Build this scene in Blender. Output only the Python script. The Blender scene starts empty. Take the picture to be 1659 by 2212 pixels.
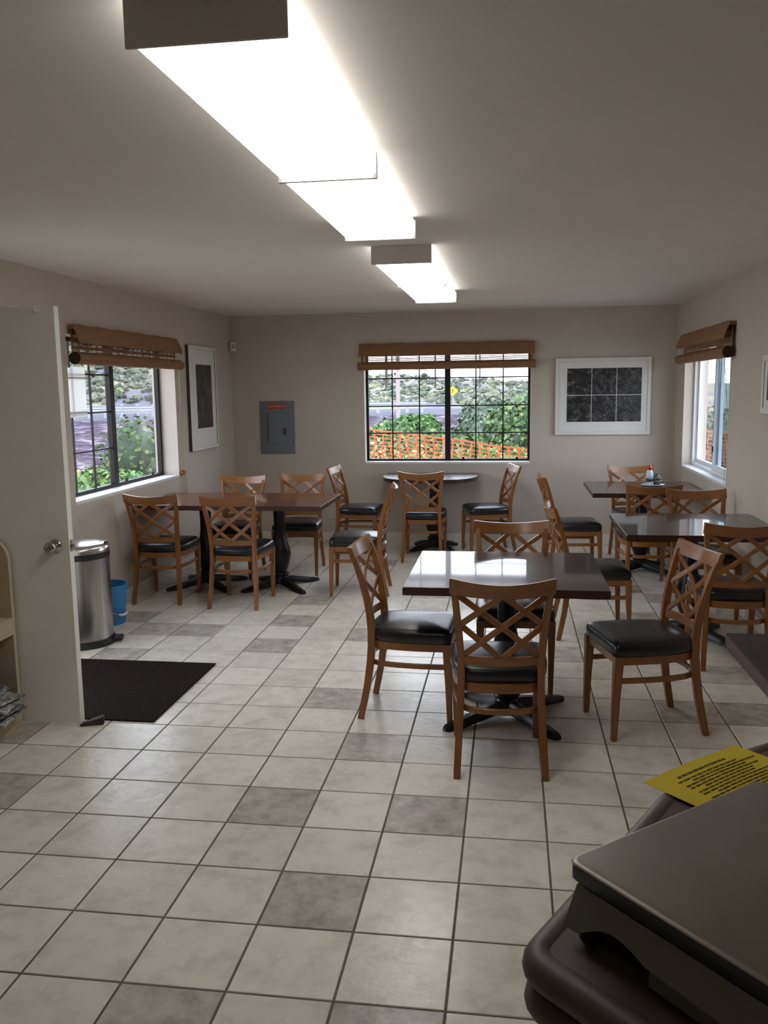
import bpy, bmesh, math, random
from mathutils import Vector, Matrix, Euler
random.seed(7)
C = bpy.context.scene.collection
PI = math.pi
T = 0.3048          # one floor tile

# ------------------------------------------------------------------ materials
def nt(name):
    m = bpy.data.materials.new(name); m.use_nodes = True
    t = m.node_tree
    return m, t.nodes, t.links, t.nodes['Principled BSDF']

def noise(N, L, coord='Object', scale=(1, 1, 1), s=5.0, detail=4.0, rough=.55):
    tc = N.new('ShaderNodeTexCoord'); mp = N.new('ShaderNodeMapping'); n = N.new('ShaderNodeTexNoise')
    mp.inputs['Scale'].default_value = scale
    n.inputs['Scale'].default_value = s; n.inputs['Detail'].default_value = detail; n.inputs['Roughness'].default_value = rough
    L.new(tc.outputs[coord], mp.inputs['Vector']); L.new(mp.outputs['Vector'], n.inputs['Vector'])
    return n

def ramp(N, L, src, stops):
    r = N.new('ShaderNodeValToRGB')
    e = r.color_ramp.elements
    while len(e) < len(stops): e.new(.5)
    for k, (p, c) in enumerate(stops):
        e[k].position = p; e[k].color = (*c, 1)
    L.new(src, r.inputs['Fac'])
    return r

def mix(N, L, fac, a, b, mode='MIX'):
    m = N.new('ShaderNodeMix'); m.data_type = 'RGBA'; m.blend_type = mode
    for sock, v in ((m.inputs[0], fac), (m.inputs[6], a), (m.inputs[7], b)):
        if hasattr(v, 'is_output'): L.new(v, sock)
        elif isinstance(v, (int, float)): sock.default_value = v
        else: sock.default_value = (*v, 1)
    return m.outputs[2]

def bump(N, L, src, B, strength=.2, dist=.01):
    b = N.new('ShaderNodeBump'); b.inputs['Strength'].default_value = strength; b.inputs['Distance'].default_value = dist
    L.new(src, b.inputs['Height']); L.new(b.outputs['Normal'], B.inputs['Normal'])

def mat(name, col, rough=.5, metal=0., var=0., vs=6., vscale=(1, 1, 1), bmp=0., coat=0., spec=.5, coord='Object'):
    m, N, L, B = nt(name)
    B.inputs['Base Color'].default_value = (*col, 1)
    B.inputs['Roughness'].default_value = rough; B.inputs['Metallic'].default_value = metal
    B.inputs['Coat Weight'].default_value = coat; B.inputs['Coat Roughness'].default_value = .12
    B.inputs['Specular IOR Level'].default_value = spec
    if var or bmp:
        n = noise(N, L, coord, vscale, vs)
        if var:
            r = ramp(N, L, n.outputs['Fac'], [(.3, tuple(c * (1 - var) for c in col)), (.7, tuple(min(1, c * (1 + var)) for c in col))])
            L.new(r.outputs['Color'], B.inputs['Base Color'])
        if bmp: bump(N, L, n.outputs['Fac'], B, bmp)
    return m

M = {}
M['wall'] = mat('painted_wall', (.53, .475, .41), .7, var=.03, vs=3, bmp=.03)
M['ceiling'] = mat('painted_ceiling', (.83, .785, .73), .8, var=.02, vs=2)
M['trim'] = mat('painted_trim', (.72, .69, .62), .5)
M['white_paint'] = mat('white_paint', (.74, .73, .70), .45)
M['door'] = mat('door_paint', (.80, .785, .765), .42, var=.04, vs=2.5)
M['door_edge'] = mat('door_edge_paint', (.80, .80, .72), .5)
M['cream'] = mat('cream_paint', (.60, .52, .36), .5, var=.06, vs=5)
M['cream_shaded'] = mat('cream_paint_shaded', (.42, .34, .24), .6, var=.06, vs=5)  # cream with the shade of the unit's inner faces put into the colour
M['bronze'] = mat('bronze_aluminium', (.012, .009, .008), .45, 0., spec=.3)
M['vinyl'] = mat('white_vinyl', (.78, .80, .82), .35)
M['grout'] = mat('grout', (.13, .105, .08), .9, var=.25, vs=8)
M['steel'] = mat('brushed_steel', (.42, .40, .385), .26, 1., var=.22, vs=3, vscale=(60, 60, .4))
M['steel_lid'] = mat('polished_steel', (.68, .67, .66), .22, 1.)
M['chrome'] = mat('satin_nickel', (.55, .50, .44), .22, 1.)
M['black_plastic'] = mat('black_plastic', (.012, .012, .013), .4)
M['black_metal'] = mat('black_cast_iron', (.010, .010, .012), .32, .2, bmp=.1, spec=.5)
M['vinyl_black'] = mat('black_vinyl', (.011, .011, .014), .30, 0, bmp=.12, vs=9, spec=.55)
M['blue'] = mat('blue_plastic', (.03, .22, .50), .4)
M['handle_white'] = mat('white_plastic', (.75, .75, .72), .4)
M['wire'] = mat('steel_wire', (.4, .4, .4), .4, 1.)
M['panel_grey'] = mat('grey_enamel', (.145, .165, .19), .45)
M['red_label'] = mat('red_label', (.36, .055, .03), .5)
M['pale_print'] = mat('pale_print', (.75, .42, .34), .5)
M['latch_dark'] = mat('dark_latch', (.03, .006, .005), .4)
M['latch_red'] = mat('red_latch', (.18, .03, .02), .4)
M['frame_white'] = mat('white_wood_frame', (.72, .70, .67), .45)
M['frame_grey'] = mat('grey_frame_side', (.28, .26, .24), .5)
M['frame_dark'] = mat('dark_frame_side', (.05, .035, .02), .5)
M['matboard'] = mat('white_matboard', (.72, .72, .71), .7)
M['outlet'] = mat('ivory_plastic', (.62, .57, .47), .4)
M['outlet_dark'] = mat('socket_slot', (.04, .035, .03), .6)
M['fixture'] = mat('fixture_enamel', (.78, .74, .71), .5)
M['paper'] = mat('white_paper', (.85, .85, .83), .7)
_N = M['paper'].node_tree.nodes; _L = M['paper'].node_tree.links
_t = _N.new('ShaderNodeBsdfTranslucent'); _t.inputs[0].default_value = (.9, .9, .88, 1); _x = _N.new('ShaderNodeMixShader'); _x.inputs[0].default_value = .55
_L.new(_N['Principled BSDF'].outputs[0], _x.inputs[1]); _L.new(_t.outputs[0], _x.inputs[2]); _L.new(_x.outputs[0], _N['Material Output'].inputs[0])
M['red_cap'] = mat('red_plastic', (.55, .01, .015), .3)
M['milk_plastic'] = mat('milky_plastic', (.66, .72, .82), .35)
M['soy'] = mat('soy_sauce', (.012, .006, .004), .12)
M['olive_glass'] = mat('sauce_jar', (.075, .065, .035), .2)
M['pewter'] = mat('rack_metal', (.22, .20, .18), .3, .8)
M['wedge'] = mat('brown_rubber', (.055, .028, .025), .7, var=.15, vs=20)
M['yellow'] = mat('yellow_paper', (.66, .50, .012), .7)
M['ink'] = mat('black_ink', (.07, .055, .01), .7)
M['scale_steel'] = mat('scale_steel', (.235, .205, .178), .40, .6, var=.10, vs=9)
M['scale_body'] = mat('scale_plastic', (.20, .19, .175), .5)
M['scale_panel'] = mat('scale_panel_plastic', (.16, .16, .155), .4)
M['laminate'] = mat('brown_laminate', (.105, .073, .066), .52, var=.14, vs=14)
M['laminate_dark'] = mat('dark_brown_laminate', (.026, .016, .013), .5, spec=.3, var=.12, vs=14)
M['laminate_edge'] = mat('purple_brown_edge_band', (.10, .062, .056), .5)
M['cleat'] = mat('cleat_wood', (.36, .13, .035), .4)
M['cord'] = mat('blind_cord', (.45, .40, .33), .8)
M['orange'] = mat('orange_net', (0.544, 0.102, 0.0272), .6)
M['guard'] = mat('galvanised_rail', (0.286, 0.292, 0.313), .5)
M['pole_dark'] = mat('dark_pole_wood', (0.0612, 0.0408, 0.0408), .8)
M['pole_light'] = mat('weathered_pole_wood', (.30, .25, .24), .8)
M['sign_yellow'] = mat('yellow_sign', (0.646, 0.326, 0.0068), .5)
M['road'] = mat('asphalt', (0.085, 0.0816, 0.0952), .9, var=.1, vs=.3, spec=.1)
M['trunk'] = mat('bark', (.12, .085, .06), .9)
M['newsprint'] = None

def wood(name, a, b, rough=.3, coat=.3, sc=(3, 3, 40), s=2.2, bmp=0., cr=.15):
    m, N, L, B = nt(name)
    n = noise(N, L, 'Object', sc, s, 5, .6)
    r = ramp(N, L, n.outputs['Fac'], [(.28, a), (.72, b)])
    L.new(r.outputs['Color'], B.inputs['Base Color'])
    B.inputs['Roughness'].default_value = rough; B.inputs['Coat Weight'].default_value = coat; B.inputs['Coat Roughness'].default_value = cr; B.inputs['Specular IOR Level'].default_value = .12 if coat > .5 else .5
    if bmp: bump(N, L, n.outputs['Fac'], B, bmp)
    return m
M['chair_wood'] = wood('honey_beech', (.205, .078, .020), (.30, .125, .035), .34, .22, (14, 14, 1.6), 3)
M['chair_wood_h'] = wood('honey_beech_rail', (.205, .078, .020), (.30, .125, .035), .34, .22, (1.6, 14, 14), 3)
M['top_dark'] = wood('mahogany_top', (.020, .0085, .0048), (.036, .0155, .009), .3, .62, (1.2, 22, 22), 3, 0., .045)
M['top_red'] = wood('red_mahogany_top', (.085, .028, .012), (.135, .046, .020), .35, .62, (1.2, 22, 22), 3, 0., .07)
M['top_edge'] = wood('mahogany_edge', (.032, .012, .008), (.055, .020, .012), .35, .1, (2, 2, 30), 3)
M['blind'] = wood('bamboo_blind', (.165, .076, .031), (.33, .168, .072), .6, 0., (1.5, 1.5, 90), 3, .3)
M['blind_end'] = mat('bamboo_end', (.05, .026, .014), .8, var=.3, vs=60)

def tile_mat(name, a, b, c, dark=False):
    m, N, L, B = nt(name)
    g = N.new('ShaderNodeNewGeometry')
    n1 = noise(N, L, 'Object', (1, 1, 1), 9 if not dark else 13, 8, .65)
    tc = N.new('ShaderNodeTexCoord'); ad = N.new('ShaderNodeVectorMath'); ad.operation = 'ADD'
    sc = N.new('ShaderNodeVectorMath'); sc.operation = 'SCALE'; sc.inputs[3].default_value = 40
    cb = N.new('ShaderNodeCombineXYZ')
    L.new(g.outputs['Random Per Island'], cb.inputs[0]); L.new(g.outputs['Random Per Island'], cb.inputs[2])
    L.new(cb.outputs[0], sc.inputs[0]); L.new(tc.outputs['Object'], ad.inputs[0]); L.new(sc.outputs[0], ad.inputs[1])
    L.new(ad.outputs[0], n1.inputs['Vector'])
    n2 = N.new('ShaderNodeTexNoise'); n2.inputs['Scale'].default_value = 34; n2.inputs['Detail'].default_value = 6
    L.new(ad.outputs[0], n2.inputs['Vector'])
    r = ramp(N, L, n1.outputs['Fac'], [(.33, a), (.52, b), (.72, c)])
    hs = N.new('ShaderNodeHueSaturation')
    mr = N.new('ShaderNodeMapRange'); mr.inputs[3].default_value = .90; mr.inputs[4].default_value = 1.06
    L.new(g.outputs['Random Per Island'], mr.inputs[0]); L.new(mr.outputs[0], hs.inputs['Value'])
    L.new(r.outputs['Color'], hs.inputs['Color']); L.new(hs.outputs[0], B.inputs['Base Color'])
    B.inputs['Roughness'].default_value = .27; B.inputs['Specular IOR Level'].default_value = .38
    rr = N.new('ShaderNodeMapRange'); rr.inputs[3].default_value = .13; rr.inputs[4].default_value = .34
    L.new(n2.outputs['Fac'], rr.inputs[0]); L.new(rr.outputs[0], B.inputs['Roughness'])
    hsum = N.new('ShaderNodeMath'); hsum.operation = 'ADD'
    L.new(n1.outputs['Fac'], hsum.inputs[0]); L.new(n2.outputs['Fac'], hsum.inputs[1])
    bump(N, L, hsum.outputs[0], B, .16, .006)
    return m
M['tile'] = tile_mat('stone_tile', (.63, .59, .51), (.765, .73, .65), (.81, .78, .705))
M['tile_dark'] = tile_mat('slate_tile', (.36, .335, .30), (.51, .475, .43), (.65, .615, .565), True)

# ribbed mat
m, N, L, B = nt('ribbed_carpet_mat')
w = N.new('ShaderNodeTexWave'); w.bands_direction = 'DIAGONAL'; w.inputs['Scale'].default_value = 34; w.inputs['Distortion'].default_value = 2
tc = N.new('ShaderNodeTexCoord'); L.new(tc.outputs['Object'], w.inputs['Vector'])
r = ramp(N, L, w.outputs['Fac'], [(.1, (.013, .008, .007)), (.9, (.028, .018, .015))])
L.new(r.outputs[0], B.inputs['Base Color']); B.inputs['Roughness'].default_value = .95; B.inputs['Specular IOR Level'].default_value = .08
bump(N, L, w.outputs['Fac'], B, .8, .01); M['mat'] = m

# thin window glass
m = bpy.data.materials.new('window_glass'); m.use_nodes = True; N = m.node_tree.nodes; L = m.node_tree.links; N.clear()
o = N.new('ShaderNodeOutputMaterial'); t = N.new('ShaderNodeBsdfTransparent'); g = N.new('ShaderNodeBsdfGlossy'); x = N.new('ShaderNodeMixShader')
lw = N.new('ShaderNodeLayerWeight'); lw.inputs['Blend'].default_value = .5
pw = N.new('ShaderNodeMath'); pw.operation = 'POWER'; pw.inputs[1].default_value = 4.; L.new(lw.outputs['Facing'], pw.inputs[0])
f = N.new('ShaderNodeMapRange'); f.inputs[3].default_value = .03; f.inputs[4].default_value = .6; L.new(pw.outputs[0], f.inputs[0])
g.inputs['Roughness'].default_value = .02; t.inputs['Color'].default_value = (.97, .97, .98, 1)
L.new(f.outputs[0], x.inputs[0]); L.new(t.outputs[0], x.inputs[1]); L.new(g.outputs[0], x.inputs[2]); L.new(x.outputs[0], o.inputs[0]); M['glass'] = m
m2 = m.copy(); m2.name = 'tinted_window_glass'
[n for n in m2.node_tree.nodes if n.type == 'BSDF_TRANSPARENT'][0].inputs['Color'].default_value = (.64, .72, .76, 1)
M['glass_tint'] = m2

# fluorescent diffuser
m, N, L, B = nt('lit_acrylic_diffuser')
B.inputs['Base Color'].default_value = (.9, .9, .9, 1)
B.inputs['Emission Color'].default_value = (1.0, .995, .965, 1); B.inputs['Emission Strength'].default_value = 6.2
M['lamp'] = m
m2 = m.copy(); m2.name = 'lit_acrylic_side'; m2.node_tree.nodes['Principled BSDF'].inputs['Emission Strength'].default_value = 1.9; M['lamp_side'] = m2

# art prints
def art(name, a, b, c, s, sc=(1, 1, 1), dist=6, off=0.):
    m, N, L, B = nt(name)
    tc = N.new('ShaderNodeTexCoord'); mp = N.new('ShaderNodeMapping'); mp.inputs['Scale'].default_value = sc; mp.inputs['Location'].default_value = (off, off * .7, off * 1.3)
    L.new(tc.outputs['Object'], mp.inputs[0])
    n = N.new('ShaderNodeTexNoise'); n.inputs['Scale'].default_value = s * .55; n.inputs['Detail'].default_value = 2.5; n.inputs['Distortion'].default_value = 1.2
    L.new(mp.outputs[0], n.inputs['Vector'])
    k = N.new('ShaderNodeMath'); k.operation = 'MULTIPLY'; k.inputs[1].default_value = 9. * dist; L.new(n.outputs['Fac'], k.inputs[0])
    w = N.new('ShaderNodeMath'); w.operation = 'SINE'; L.new(k.outputs[0], w.inputs[0])
    n2 = N.new('ShaderNodeTexNoise'); n2.inputs['Scale'].default_value = 11; n2.inputs['Detail'].default_value = 8; L.new(mp.outputs[0], n2.inputs['Vector'])
    w2 = N.new('ShaderNodeMapRange'); w2.inputs[1].default_value = -1.; L.new(w.outputs[0], w2.inputs[0])
    r = ramp(N, L, w2.outputs[0], [(.45, a), (.88, b), (1., c)])
    r2 = ramp(N, L, n2.outputs['Fac'], [(.36, (.35, .35, .35)), (.66, (1.35, 1.35, 1.35))])
    L.new(mix(N, L, 1., r.outputs[0], r2.outputs[0], 'MULTIPLY'), B.inputs['Base Color'])
    B.inputs['Roughness'].default_value = .4
    return m
M['print'] = art('dark_relief_print', (.030, .029, .031), (.060, .058, .060), (.16, .155, .15), 14)
M['print2'] = art('dark_green_print', (.045, .040, .032), (.075, .070, .052), (.13, .12, .11), 8, (1, 2.5, .7), 3)
M['news'] = art('printed_newspaper', (.62, .62, .60), (.45, .46, .46), (.10, .09, .09), 9, (3, 3, 3), 9)

# leaves / hills
def leafmat(name, a, b, c):
    m, N, L, B = nt(name)
    g = N.new('ShaderNodeNewGeometry')
    r = ramp(N, L, g.outputs['Random Per Island'], [(.1, a), (.55, b), (.95, c)])
    L.new(r.outputs[0], B.inputs['Base Color']); B.inputs['Roughness'].default_value = .7; B.inputs['Specular IOR Level'].default_value = .15
    return m
M['leaf_a'] = leafmat('green_leaves', (0.0408, 0.0782, 0.0272), (0.085, 0.136, 0.051), (0.17, 0.218, 0.0816))
M['leaf_b'] = leafmat('grey_green_leaves', (0.0578, 0.0816, 0.0578), (0.102, 0.129, 0.0884), (0.163, 0.197, 0.122))
M['leaf_c'] = leafmat('yellow_green_weeds', (0.163, 0.163, 0.0544), (0.313, 0.306, 0.109), (0.503, 0.462, 0.258))
M['leaf_d'] = leafmat('broad_green_leaves', (0.0476, 0.116, 0.034), (0.109, 0.204, 0.0612), (0.204, 0.286, 0.102))
M['scrub'] = leafmat('hill_scrub', (.05, .062, .045), (.10, .112, .08), (.185, .185, .11))

def terrain(name, stops, s, mx=.4):
    m, N, L, B = nt(name)
    n = noise(N, L, 'Object', (1, 1, 1.6), s, 9, .7)
    n2 = noise(N, L, 'Object', (1, 1, 1), s * .22, 3, .5)
    r = ramp(N, L, n.outputs['Fac'], stops)
    r2 = ramp(N, L, n2.outputs['Fac'], [(.4, (.42, .36, .25)), (.6, (.30, .27, .30))])
    L.new(mix(N, L, mx, r.outputs[0], r2.outputs[0]), B.inputs['Base Color']); B.inputs['Roughness'].default_value = 1.; B.inputs['Specular IOR Level'].default_value = 0.
    return m
M['ground'] = terrain('dry_ground', [(.35, (0.136, 0.102, 0.068)), (.5, (0.163, 0.136, 0.0816)), (.66, (0.143, 0.15, 0.068))], 1.6)
M['rock'] = terrain('lava_rock_bank', [(.38, (0.0238, 0.0177, 0.0245)), (.52, (0.068, 0.051, 0.068)), (.64, (0.245, 0.204, 0.224))], 1.1, .06)
M['hill'] = terrain('scrub_hillside', [(.36, (.085, .078, .10)), (.46, (.135, .125, .155)), (.54, (.19, .20, .095)), (.66, (.30, .255, .21))], .16, .15)
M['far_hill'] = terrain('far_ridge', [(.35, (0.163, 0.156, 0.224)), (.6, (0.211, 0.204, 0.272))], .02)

# ------------------------------------------------------------------ mesh helpers
def obj(name, bm, material, parent=None, smooth=False, angle=None):
    me = bpy.data.meshes.new(name)
    bm.normal_update()
    bm.to_mesh(me); bm.free()
    for mm in (material if isinstance(material, (list, tuple)) else [material]): me.materials.append(mm)
    if smooth:
        for p in me.polygons: p.use_smooth = True
        if angle: me.set_sharp_from_angle(angle=math.radians(angle))
    o = bpy.data.objects.new(name, me); C.objects.link(o)
    if parent: o.parent = parent
    return o

def tag(o, label, cat, group=None, kind=None):
    o['label'] = label; o['category'] = cat
    if group: o['group'] = group
    if kind: o['kind'] = kind
    return o

def thing(name, label, cat, loc=(0, 0, 0), rz=0, group=None, kind=None):
    o = bpy.data.objects.new(name, None); C.objects.link(o)
    o.empty_display_size = .1
    o.location = loc; o.rotation_euler = (0, 0, rz)
    return tag(o, label, cat, group, kind)

def box(bm, lo, hi, bev=0., seg=2):
    lo = Vector(lo); hi = Vector(hi)
    r = bmesh.ops.create_cube(bm, size=1.)
    vs = r['verts']
    for v in vs: v.co = Vector(((lo[i] + hi[i]) / 2 + v.co[i] * (hi[i] - lo[i]) for i in range(3)))
    if bev:
        es = list({e for v in vs for e in v.link_edges})
        bmesh.ops.bevel(bm, geom=es, offset=bev, segments=seg, affect='EDGES', profile=.5)
    return vs

def boxes(lst, bev=0.):
    bm = bmesh.new()
    for a, b in lst: box(bm, a, b, bev)
    return bm

def loft(bm, rings, close=True, cap=True):
    """rings: lists of points, joined in order."""
    R = [[bm.verts.new(p) for p in ring] for ring in rings]
    n = len(R[0])
    for a, b in zip(R, R[1:]):
        for i in range(n if close else n - 1):
            j = (i + 1) % n
            try: bm.faces.new((a[i], a[j], b[j], b[i]))
            except ValueError: pass
    if cap:
        try:
            bm.faces.new(list(reversed(R[0]))); bm.faces.new(R[-1])
        except ValueError: pass
    return R

def lathe(bm, prof, c=(0, 0, 0), n=32, axis='z', cap=True):
    rings = []
    for r, z in prof:
        ring = []
        for k in range(n):
            a = 2 * PI * k / n
            p = (r * math.cos(a), r * math.sin(a), z)
            if axis == 'y': p = (p[0], -p[2], p[1])
            if axis == 'x': p = (p[2], p[0], p[1])
            ring.append((p[0] + c[0], p[1] + c[1], p[2] + c[2]))
        rings.append(ring)
    loft(bm, rings, True, cap)

def tube(bm, pts, r, n=8):
    pts = [Vector(p) for p in pts]
    rings = []; prev = None
    for i, p in enumerate(pts):
        d = (pts[min(i + 1, len(pts) - 1)] - pts[max(i - 1, 0)]).normalized()
        up = Vector((0, 0, 1)) if abs(d.z) < .95 else Vector((1, 0, 0))
        if prev is not None: up = prev
        a = d.cross(up).normalized(); b = a.cross(d).normalized(); prev = b
        rr = r[i] if isinstance(r, (list, tuple)) else r
        rings.append([p + a * (rr * math.cos(2 * PI * k / n)) + b * (rr * math.sin(2 * PI * k / n)) for k in range(n)])
    loft(bm, rings)

def prism(bm, poly, z0, z1, bev=0.):
    lo = [bm.verts.new((x, y, z0)) for x, y in poly]; hi = [bm.verts.new((x, y, z1)) for x, y in poly]
    n = len(poly)
    fs = [bm.faces.new(list(reversed(lo))), bm.faces.new(hi)]
    for i in range(n): fs.append(bm.faces.new((lo[i], lo[(i + 1) % n], hi[(i + 1) % n], hi[i])))
    if bev:
        es = list({e for f in fs[:2] for e in f.edges})
        bmesh.ops.bevel(bm, geom=es, offset=bev, segments=2, affect='EDGES')

def sweep(bm, path, secs, frames):
    """rectangular section sweep: secs = (half a, half b); frames = (dir a, dir b) per path point."""
    rings = []
    for p, (ha, hb), (a, b) in zip(path, secs, frames):
        p = Vector(p); a = Vector(a); b = Vector(b)
        rings.append([p - a * ha - b * hb, p + a * ha - b * hb, p + a * ha + b * hb, p - a * ha + b * hb])
    loft(bm, rings)

def soften(bm, off=.003, seg=2, ang=50):
    bm.normal_update()
    es = [e for e in bm.edges if len(e.link_faces) == 2 and e.calc_face_angle(0) > math.radians(ang)]
    bmesh.ops.bevel(bm, geom=es, offset=off, segments=seg, affect='EDGES', clamp_overlap=True)

def dup(root, loc, rz, label, group=None):
    r = root.copy(); C.objects.link(r); r.location = loc; r.rotation_euler = (0, 0, rz)
    r['label'] = label
    if group: r['group'] = group
    for ch in list(root.children):
        c = ch.copy(); C.objects.link(c); c.parent = r
        for g in ch.children:
            d = g.copy(); C.objects.link(d); d.parent = c
    return r

# ------------------------------------------------------------------ room shell
XL, XR, YF, YN, ZC = -1.332, 3.344, 6.492, -4.6, 2.445
WT = .22
# openings
W1 = (2.94, 4.87, .885, 2.05)      # left wall: y0 y1 z0 z1
DR = (1.195, 2.105, 0., 2.06)      # doorway in the left wall
W2 = (.135, 1.89, .866, 2.06)      # far wall: x0 x1
W3 = (4.30, 6.06, .87, 2.05)       # right wall

def wall_bm(axis, pos, thick, u0, u1, z1, holes):
    """wall slab in the plane axis=pos, growing by thick; holes (u0,u1,z0,z1)."""
    us = sorted({u0, u1, *[h[0] for h in holes], *[h[1] for h in holes]})
    zs = sorted({-.12, z1, *[h[2] for h in holes if h[2] > 0], *[h[3] for h in holes]})
    bm = bmesh.new()
    t0, t1 = min(pos, pos + thick), max(pos, pos + thick)
    for a, b in zip(us, us[1:]):
        run = None
        for c, d in zip(zs, zs[1:]):
            mu, mz = (a + b) / 2, (c + d) / 2
            hole = any(h[0] < mu < h[1] and (h[2] if h[2] > 0 else -.2) < mz < h[3] for h in holes)
            if hole: continue
            lo = (t0, a, c) if axis == 'x' else (a, t0, c)
            hi = (t1, b, d) if axis == 'x' else (b, t1, d)
            box(bm, lo, hi)
    bmesh.ops.remove_doubles(bm, verts=bm.verts, dist=1e-5)
    seen = {}
    for f in list(bm.faces):
        k = tuple(sorted(v.index for v in f.verts))
    return bm

def struct(name, bm, m, label, cat, parent=None):
    o = obj(name, bm, m, parent)
    if parent is None: tag(o, label, cat, None, 'structure')
    return o

struct('wall_left', wall_bm('x', XL, -WT, YN, YF + WT, ZC + .1, [W1, DR]), M['wall'], 'cream painted wall on the door side of the room', 'wall')
struct('wall_far', wall_bm('y', YF, WT, XL, XR, ZC + .1, [W2]), M['wall'], 'cream painted wall with the grey electrical panel', 'wall')
struct('wall_right', wall_bm('x', XR, WT, YN, YF + WT, ZC + .1, [W3]), M['wall'], 'cream painted wall with the white vinyl window', 'wall')
struct('wall_near', wall_bm('y', YN, -WT, XL - WT, XR + WT, ZC + .1, []), M['wall'], 'cream painted wall closing the room opposite the long window', 'wall')
struct('ceiling', boxes([((XL, YN, ZC), (XR, YF, ZC + .1))]), M['ceiling'], 'plain off-white painted ceiling', 'ceiling')

# floor: one quad per tile over a grout bed
dark = {(2, 1), (4, 1), (3, -1), (2, -3), (4, -3), (-2, 1), (-3, 3), (3, 3), (2, 5), (0, 8), (0, 10), (-3, 9), (-2, 9), (-3, 7), (2, 9),
        (0, 12), (6, 8), (9, 7), (8, 5), (9, 5), (-4, 10), (9, 13), (8, 14), (-1, -5), (6, -6), (1, -8), (5, 15), (3, 13), (7, 17), (1, 17), (-3, 13), (4, 19), (8, 11), (-4, -4), (5, 11)}
bm = bmesh.new()
x0, x1, y0, y1 = XL, XR, YN, YF
g = .0032
for i in range(math.floor(x0 / T) - 1, math.ceil(x1 / T) + 1):
    for j in range(math.floor(y0 / T) - 1, math.ceil(y1 / T) + 1):
        a, b = max(i * T + g, x0), min((i + 1) * T - g, x1)
        c, d = max(j * T + g, y0), min((j + 1) * T - g, y1)
        if b - a < .004 or d - c < .004: continue
        q = .0022; e = .0022
        top = [bm.verts.new(p) for p in ((a + q, c + q, 0), (b - q, c + q, 0), (b - q, d - q, 0), (a + q, d - q, 0))]
        bot = [bm.verts.new(p) for p in ((a, c, -e), (b, c, -e), (b, d, -e), (a, d, -e))]
        fs = [bm.faces.new(top)] + [bm.faces.new((bot[k], bot[(k + 1) % 4], top[(k + 1) % 4], top[k])) for k in range(4)]
        for f in fs: f.material_index = 1 if (i, j) in dark else 0
vs = box(bm, (x0, y0, -.12), (x1, y1, -.0018))
for f in {f for v in vs for f in v.link_faces}: f.material_index = 2
# door sill strip in the doorway
vs = box(bm, (XL - WT, DR[0], -.12), (XL, DR[1], -.001))
for f in {f for v in vs for f in v.link_faces}: f.material_index = 2
struct('floor', bm, [M['tile'], M['tile_dark'], M['grout']], 'pale stone tiled floor with scattered dark grey tiles', 'floor')

def base_strip(name, lo, hi, label):
    bm = bmesh.new(); box(bm, lo, hi, .003, 1)
    struct(name, bm, M['trim'], label, 'baseboard')
base_strip('baseboard_far', (XL, YF - .014, 0), (XR, YF, .1), 'cream baseboard under the long window')
base_strip('baseboard_left', (XL, DR[1] + .07, 0), (XL + .014, YF - .014, .1), 'cream baseboard behind the bin and the left table')
base_strip('baseboard_right', (XR - .014, YN, 0), (XR, YF - .014, .1), 'cream baseboard along the wall of the right tables')

# ------------------------------------------------------------------ windows
def frame_rect(bm, axis, p0, p1, u0, u1, z0, z1, w):
    def B(ua, ub, za, zb):
        if axis == 'x': box(bm, (p0, ua, za), (p1, ub, zb), .002, 1)
        else: box(bm, (ua, p0, za), (ub, p1, zb), .002, 1)
    B(u0, u1, z0, z0 + w); B(u0, u1, z1 - w, z1); B(u0, u0 + w, z0 + w, z1 - w); B(u1 - w, u1, z0 + w, z1 - w)

def bars(axis, p0, p1, us, zs, u0, u1, z0, z1, w):
    bm = bmesh.new()
    for u in us:
        if axis == 'x': box(bm, (p0, u - w / 2, z0), (p1, u + w / 2, z1))
        else: box(bm, (u - w / 2, p0, z0), (u + w / 2, p1, z1))
    for z in zs:
        if axis == 'x': box(bm, (p0 + .0005, u0, z - w / 2), (p1 - .0005, u1, z + w / 2))
        else: box(bm, (u0, p0 + .0005, z - w / 2), (u1, p1 - .0005, z + w / 2))
    return bm

def sheet(axis, p, u0, u1, z0, z1, t=.004):
    if axis == 'x': return boxes([((p, u0, z0), (p + t, u1, z1))])
    return boxes([((u0, p, z0), (u1, p + t, z1))])

# window_1 : left wall, dark slider (near half gridded)
w1 = thing('window_1', 'dark bronze sliding window with a grid in one half, on the door side', 'window', kind='structure')
px0, px1 = XL - .19, XL - .15
bm = bmesh.new(); frame_rect(bm, 'x', px0, px1, W1[0], W1[1], W1[2], W1[3], .03); obj('window_frame', bm, M['bronze'], w1)
ym = 3.905
obj('mullion', boxes([((px0 + .001, ym - .035, W1[2] + .03), (px1 + .006, ym + .035, W1[3] - .03))], .003), M['bronze'], w1)
obj('muntin_grid', bars('x', px1 - .022, px1 - .008, [W1[0] + .03 + k * (ym - .035 - W1[0] - .03) / 3 for k in (1, 2)], [W1[2] + .03 + k * .29 for k in (1, 2, 3)], W1[0] + .03, ym - .035, W1[2] + .03, W1[3] - .03, .012), M['bronze'], w1)
obj('pane', sheet('x', px1 - .017, W1[0] + .03, ym - .035, W1[2] + .03, W1[3] - .03), M['glass'], w1)
obj('pane', sheet('x', px1 - .03, ym + .035, W1[1] - .03, W1[2] + .03, W1[3] - .03), M['glass'], w1)
for y in (4.08, 4.62):
    obj('latch', boxes([((px1 - .01, y, W1[2] + .028), (px1 + .012, y + .012, W1[2] + .06))], .002), M['bronze'], w1)
obj('sill', boxes([((XL - .15, W1[0] + .002, W1[2] - .02), (XL + .004, W1[1] - .002, W1[2] + .004))], .003), M['white_paint'], w1)

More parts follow.
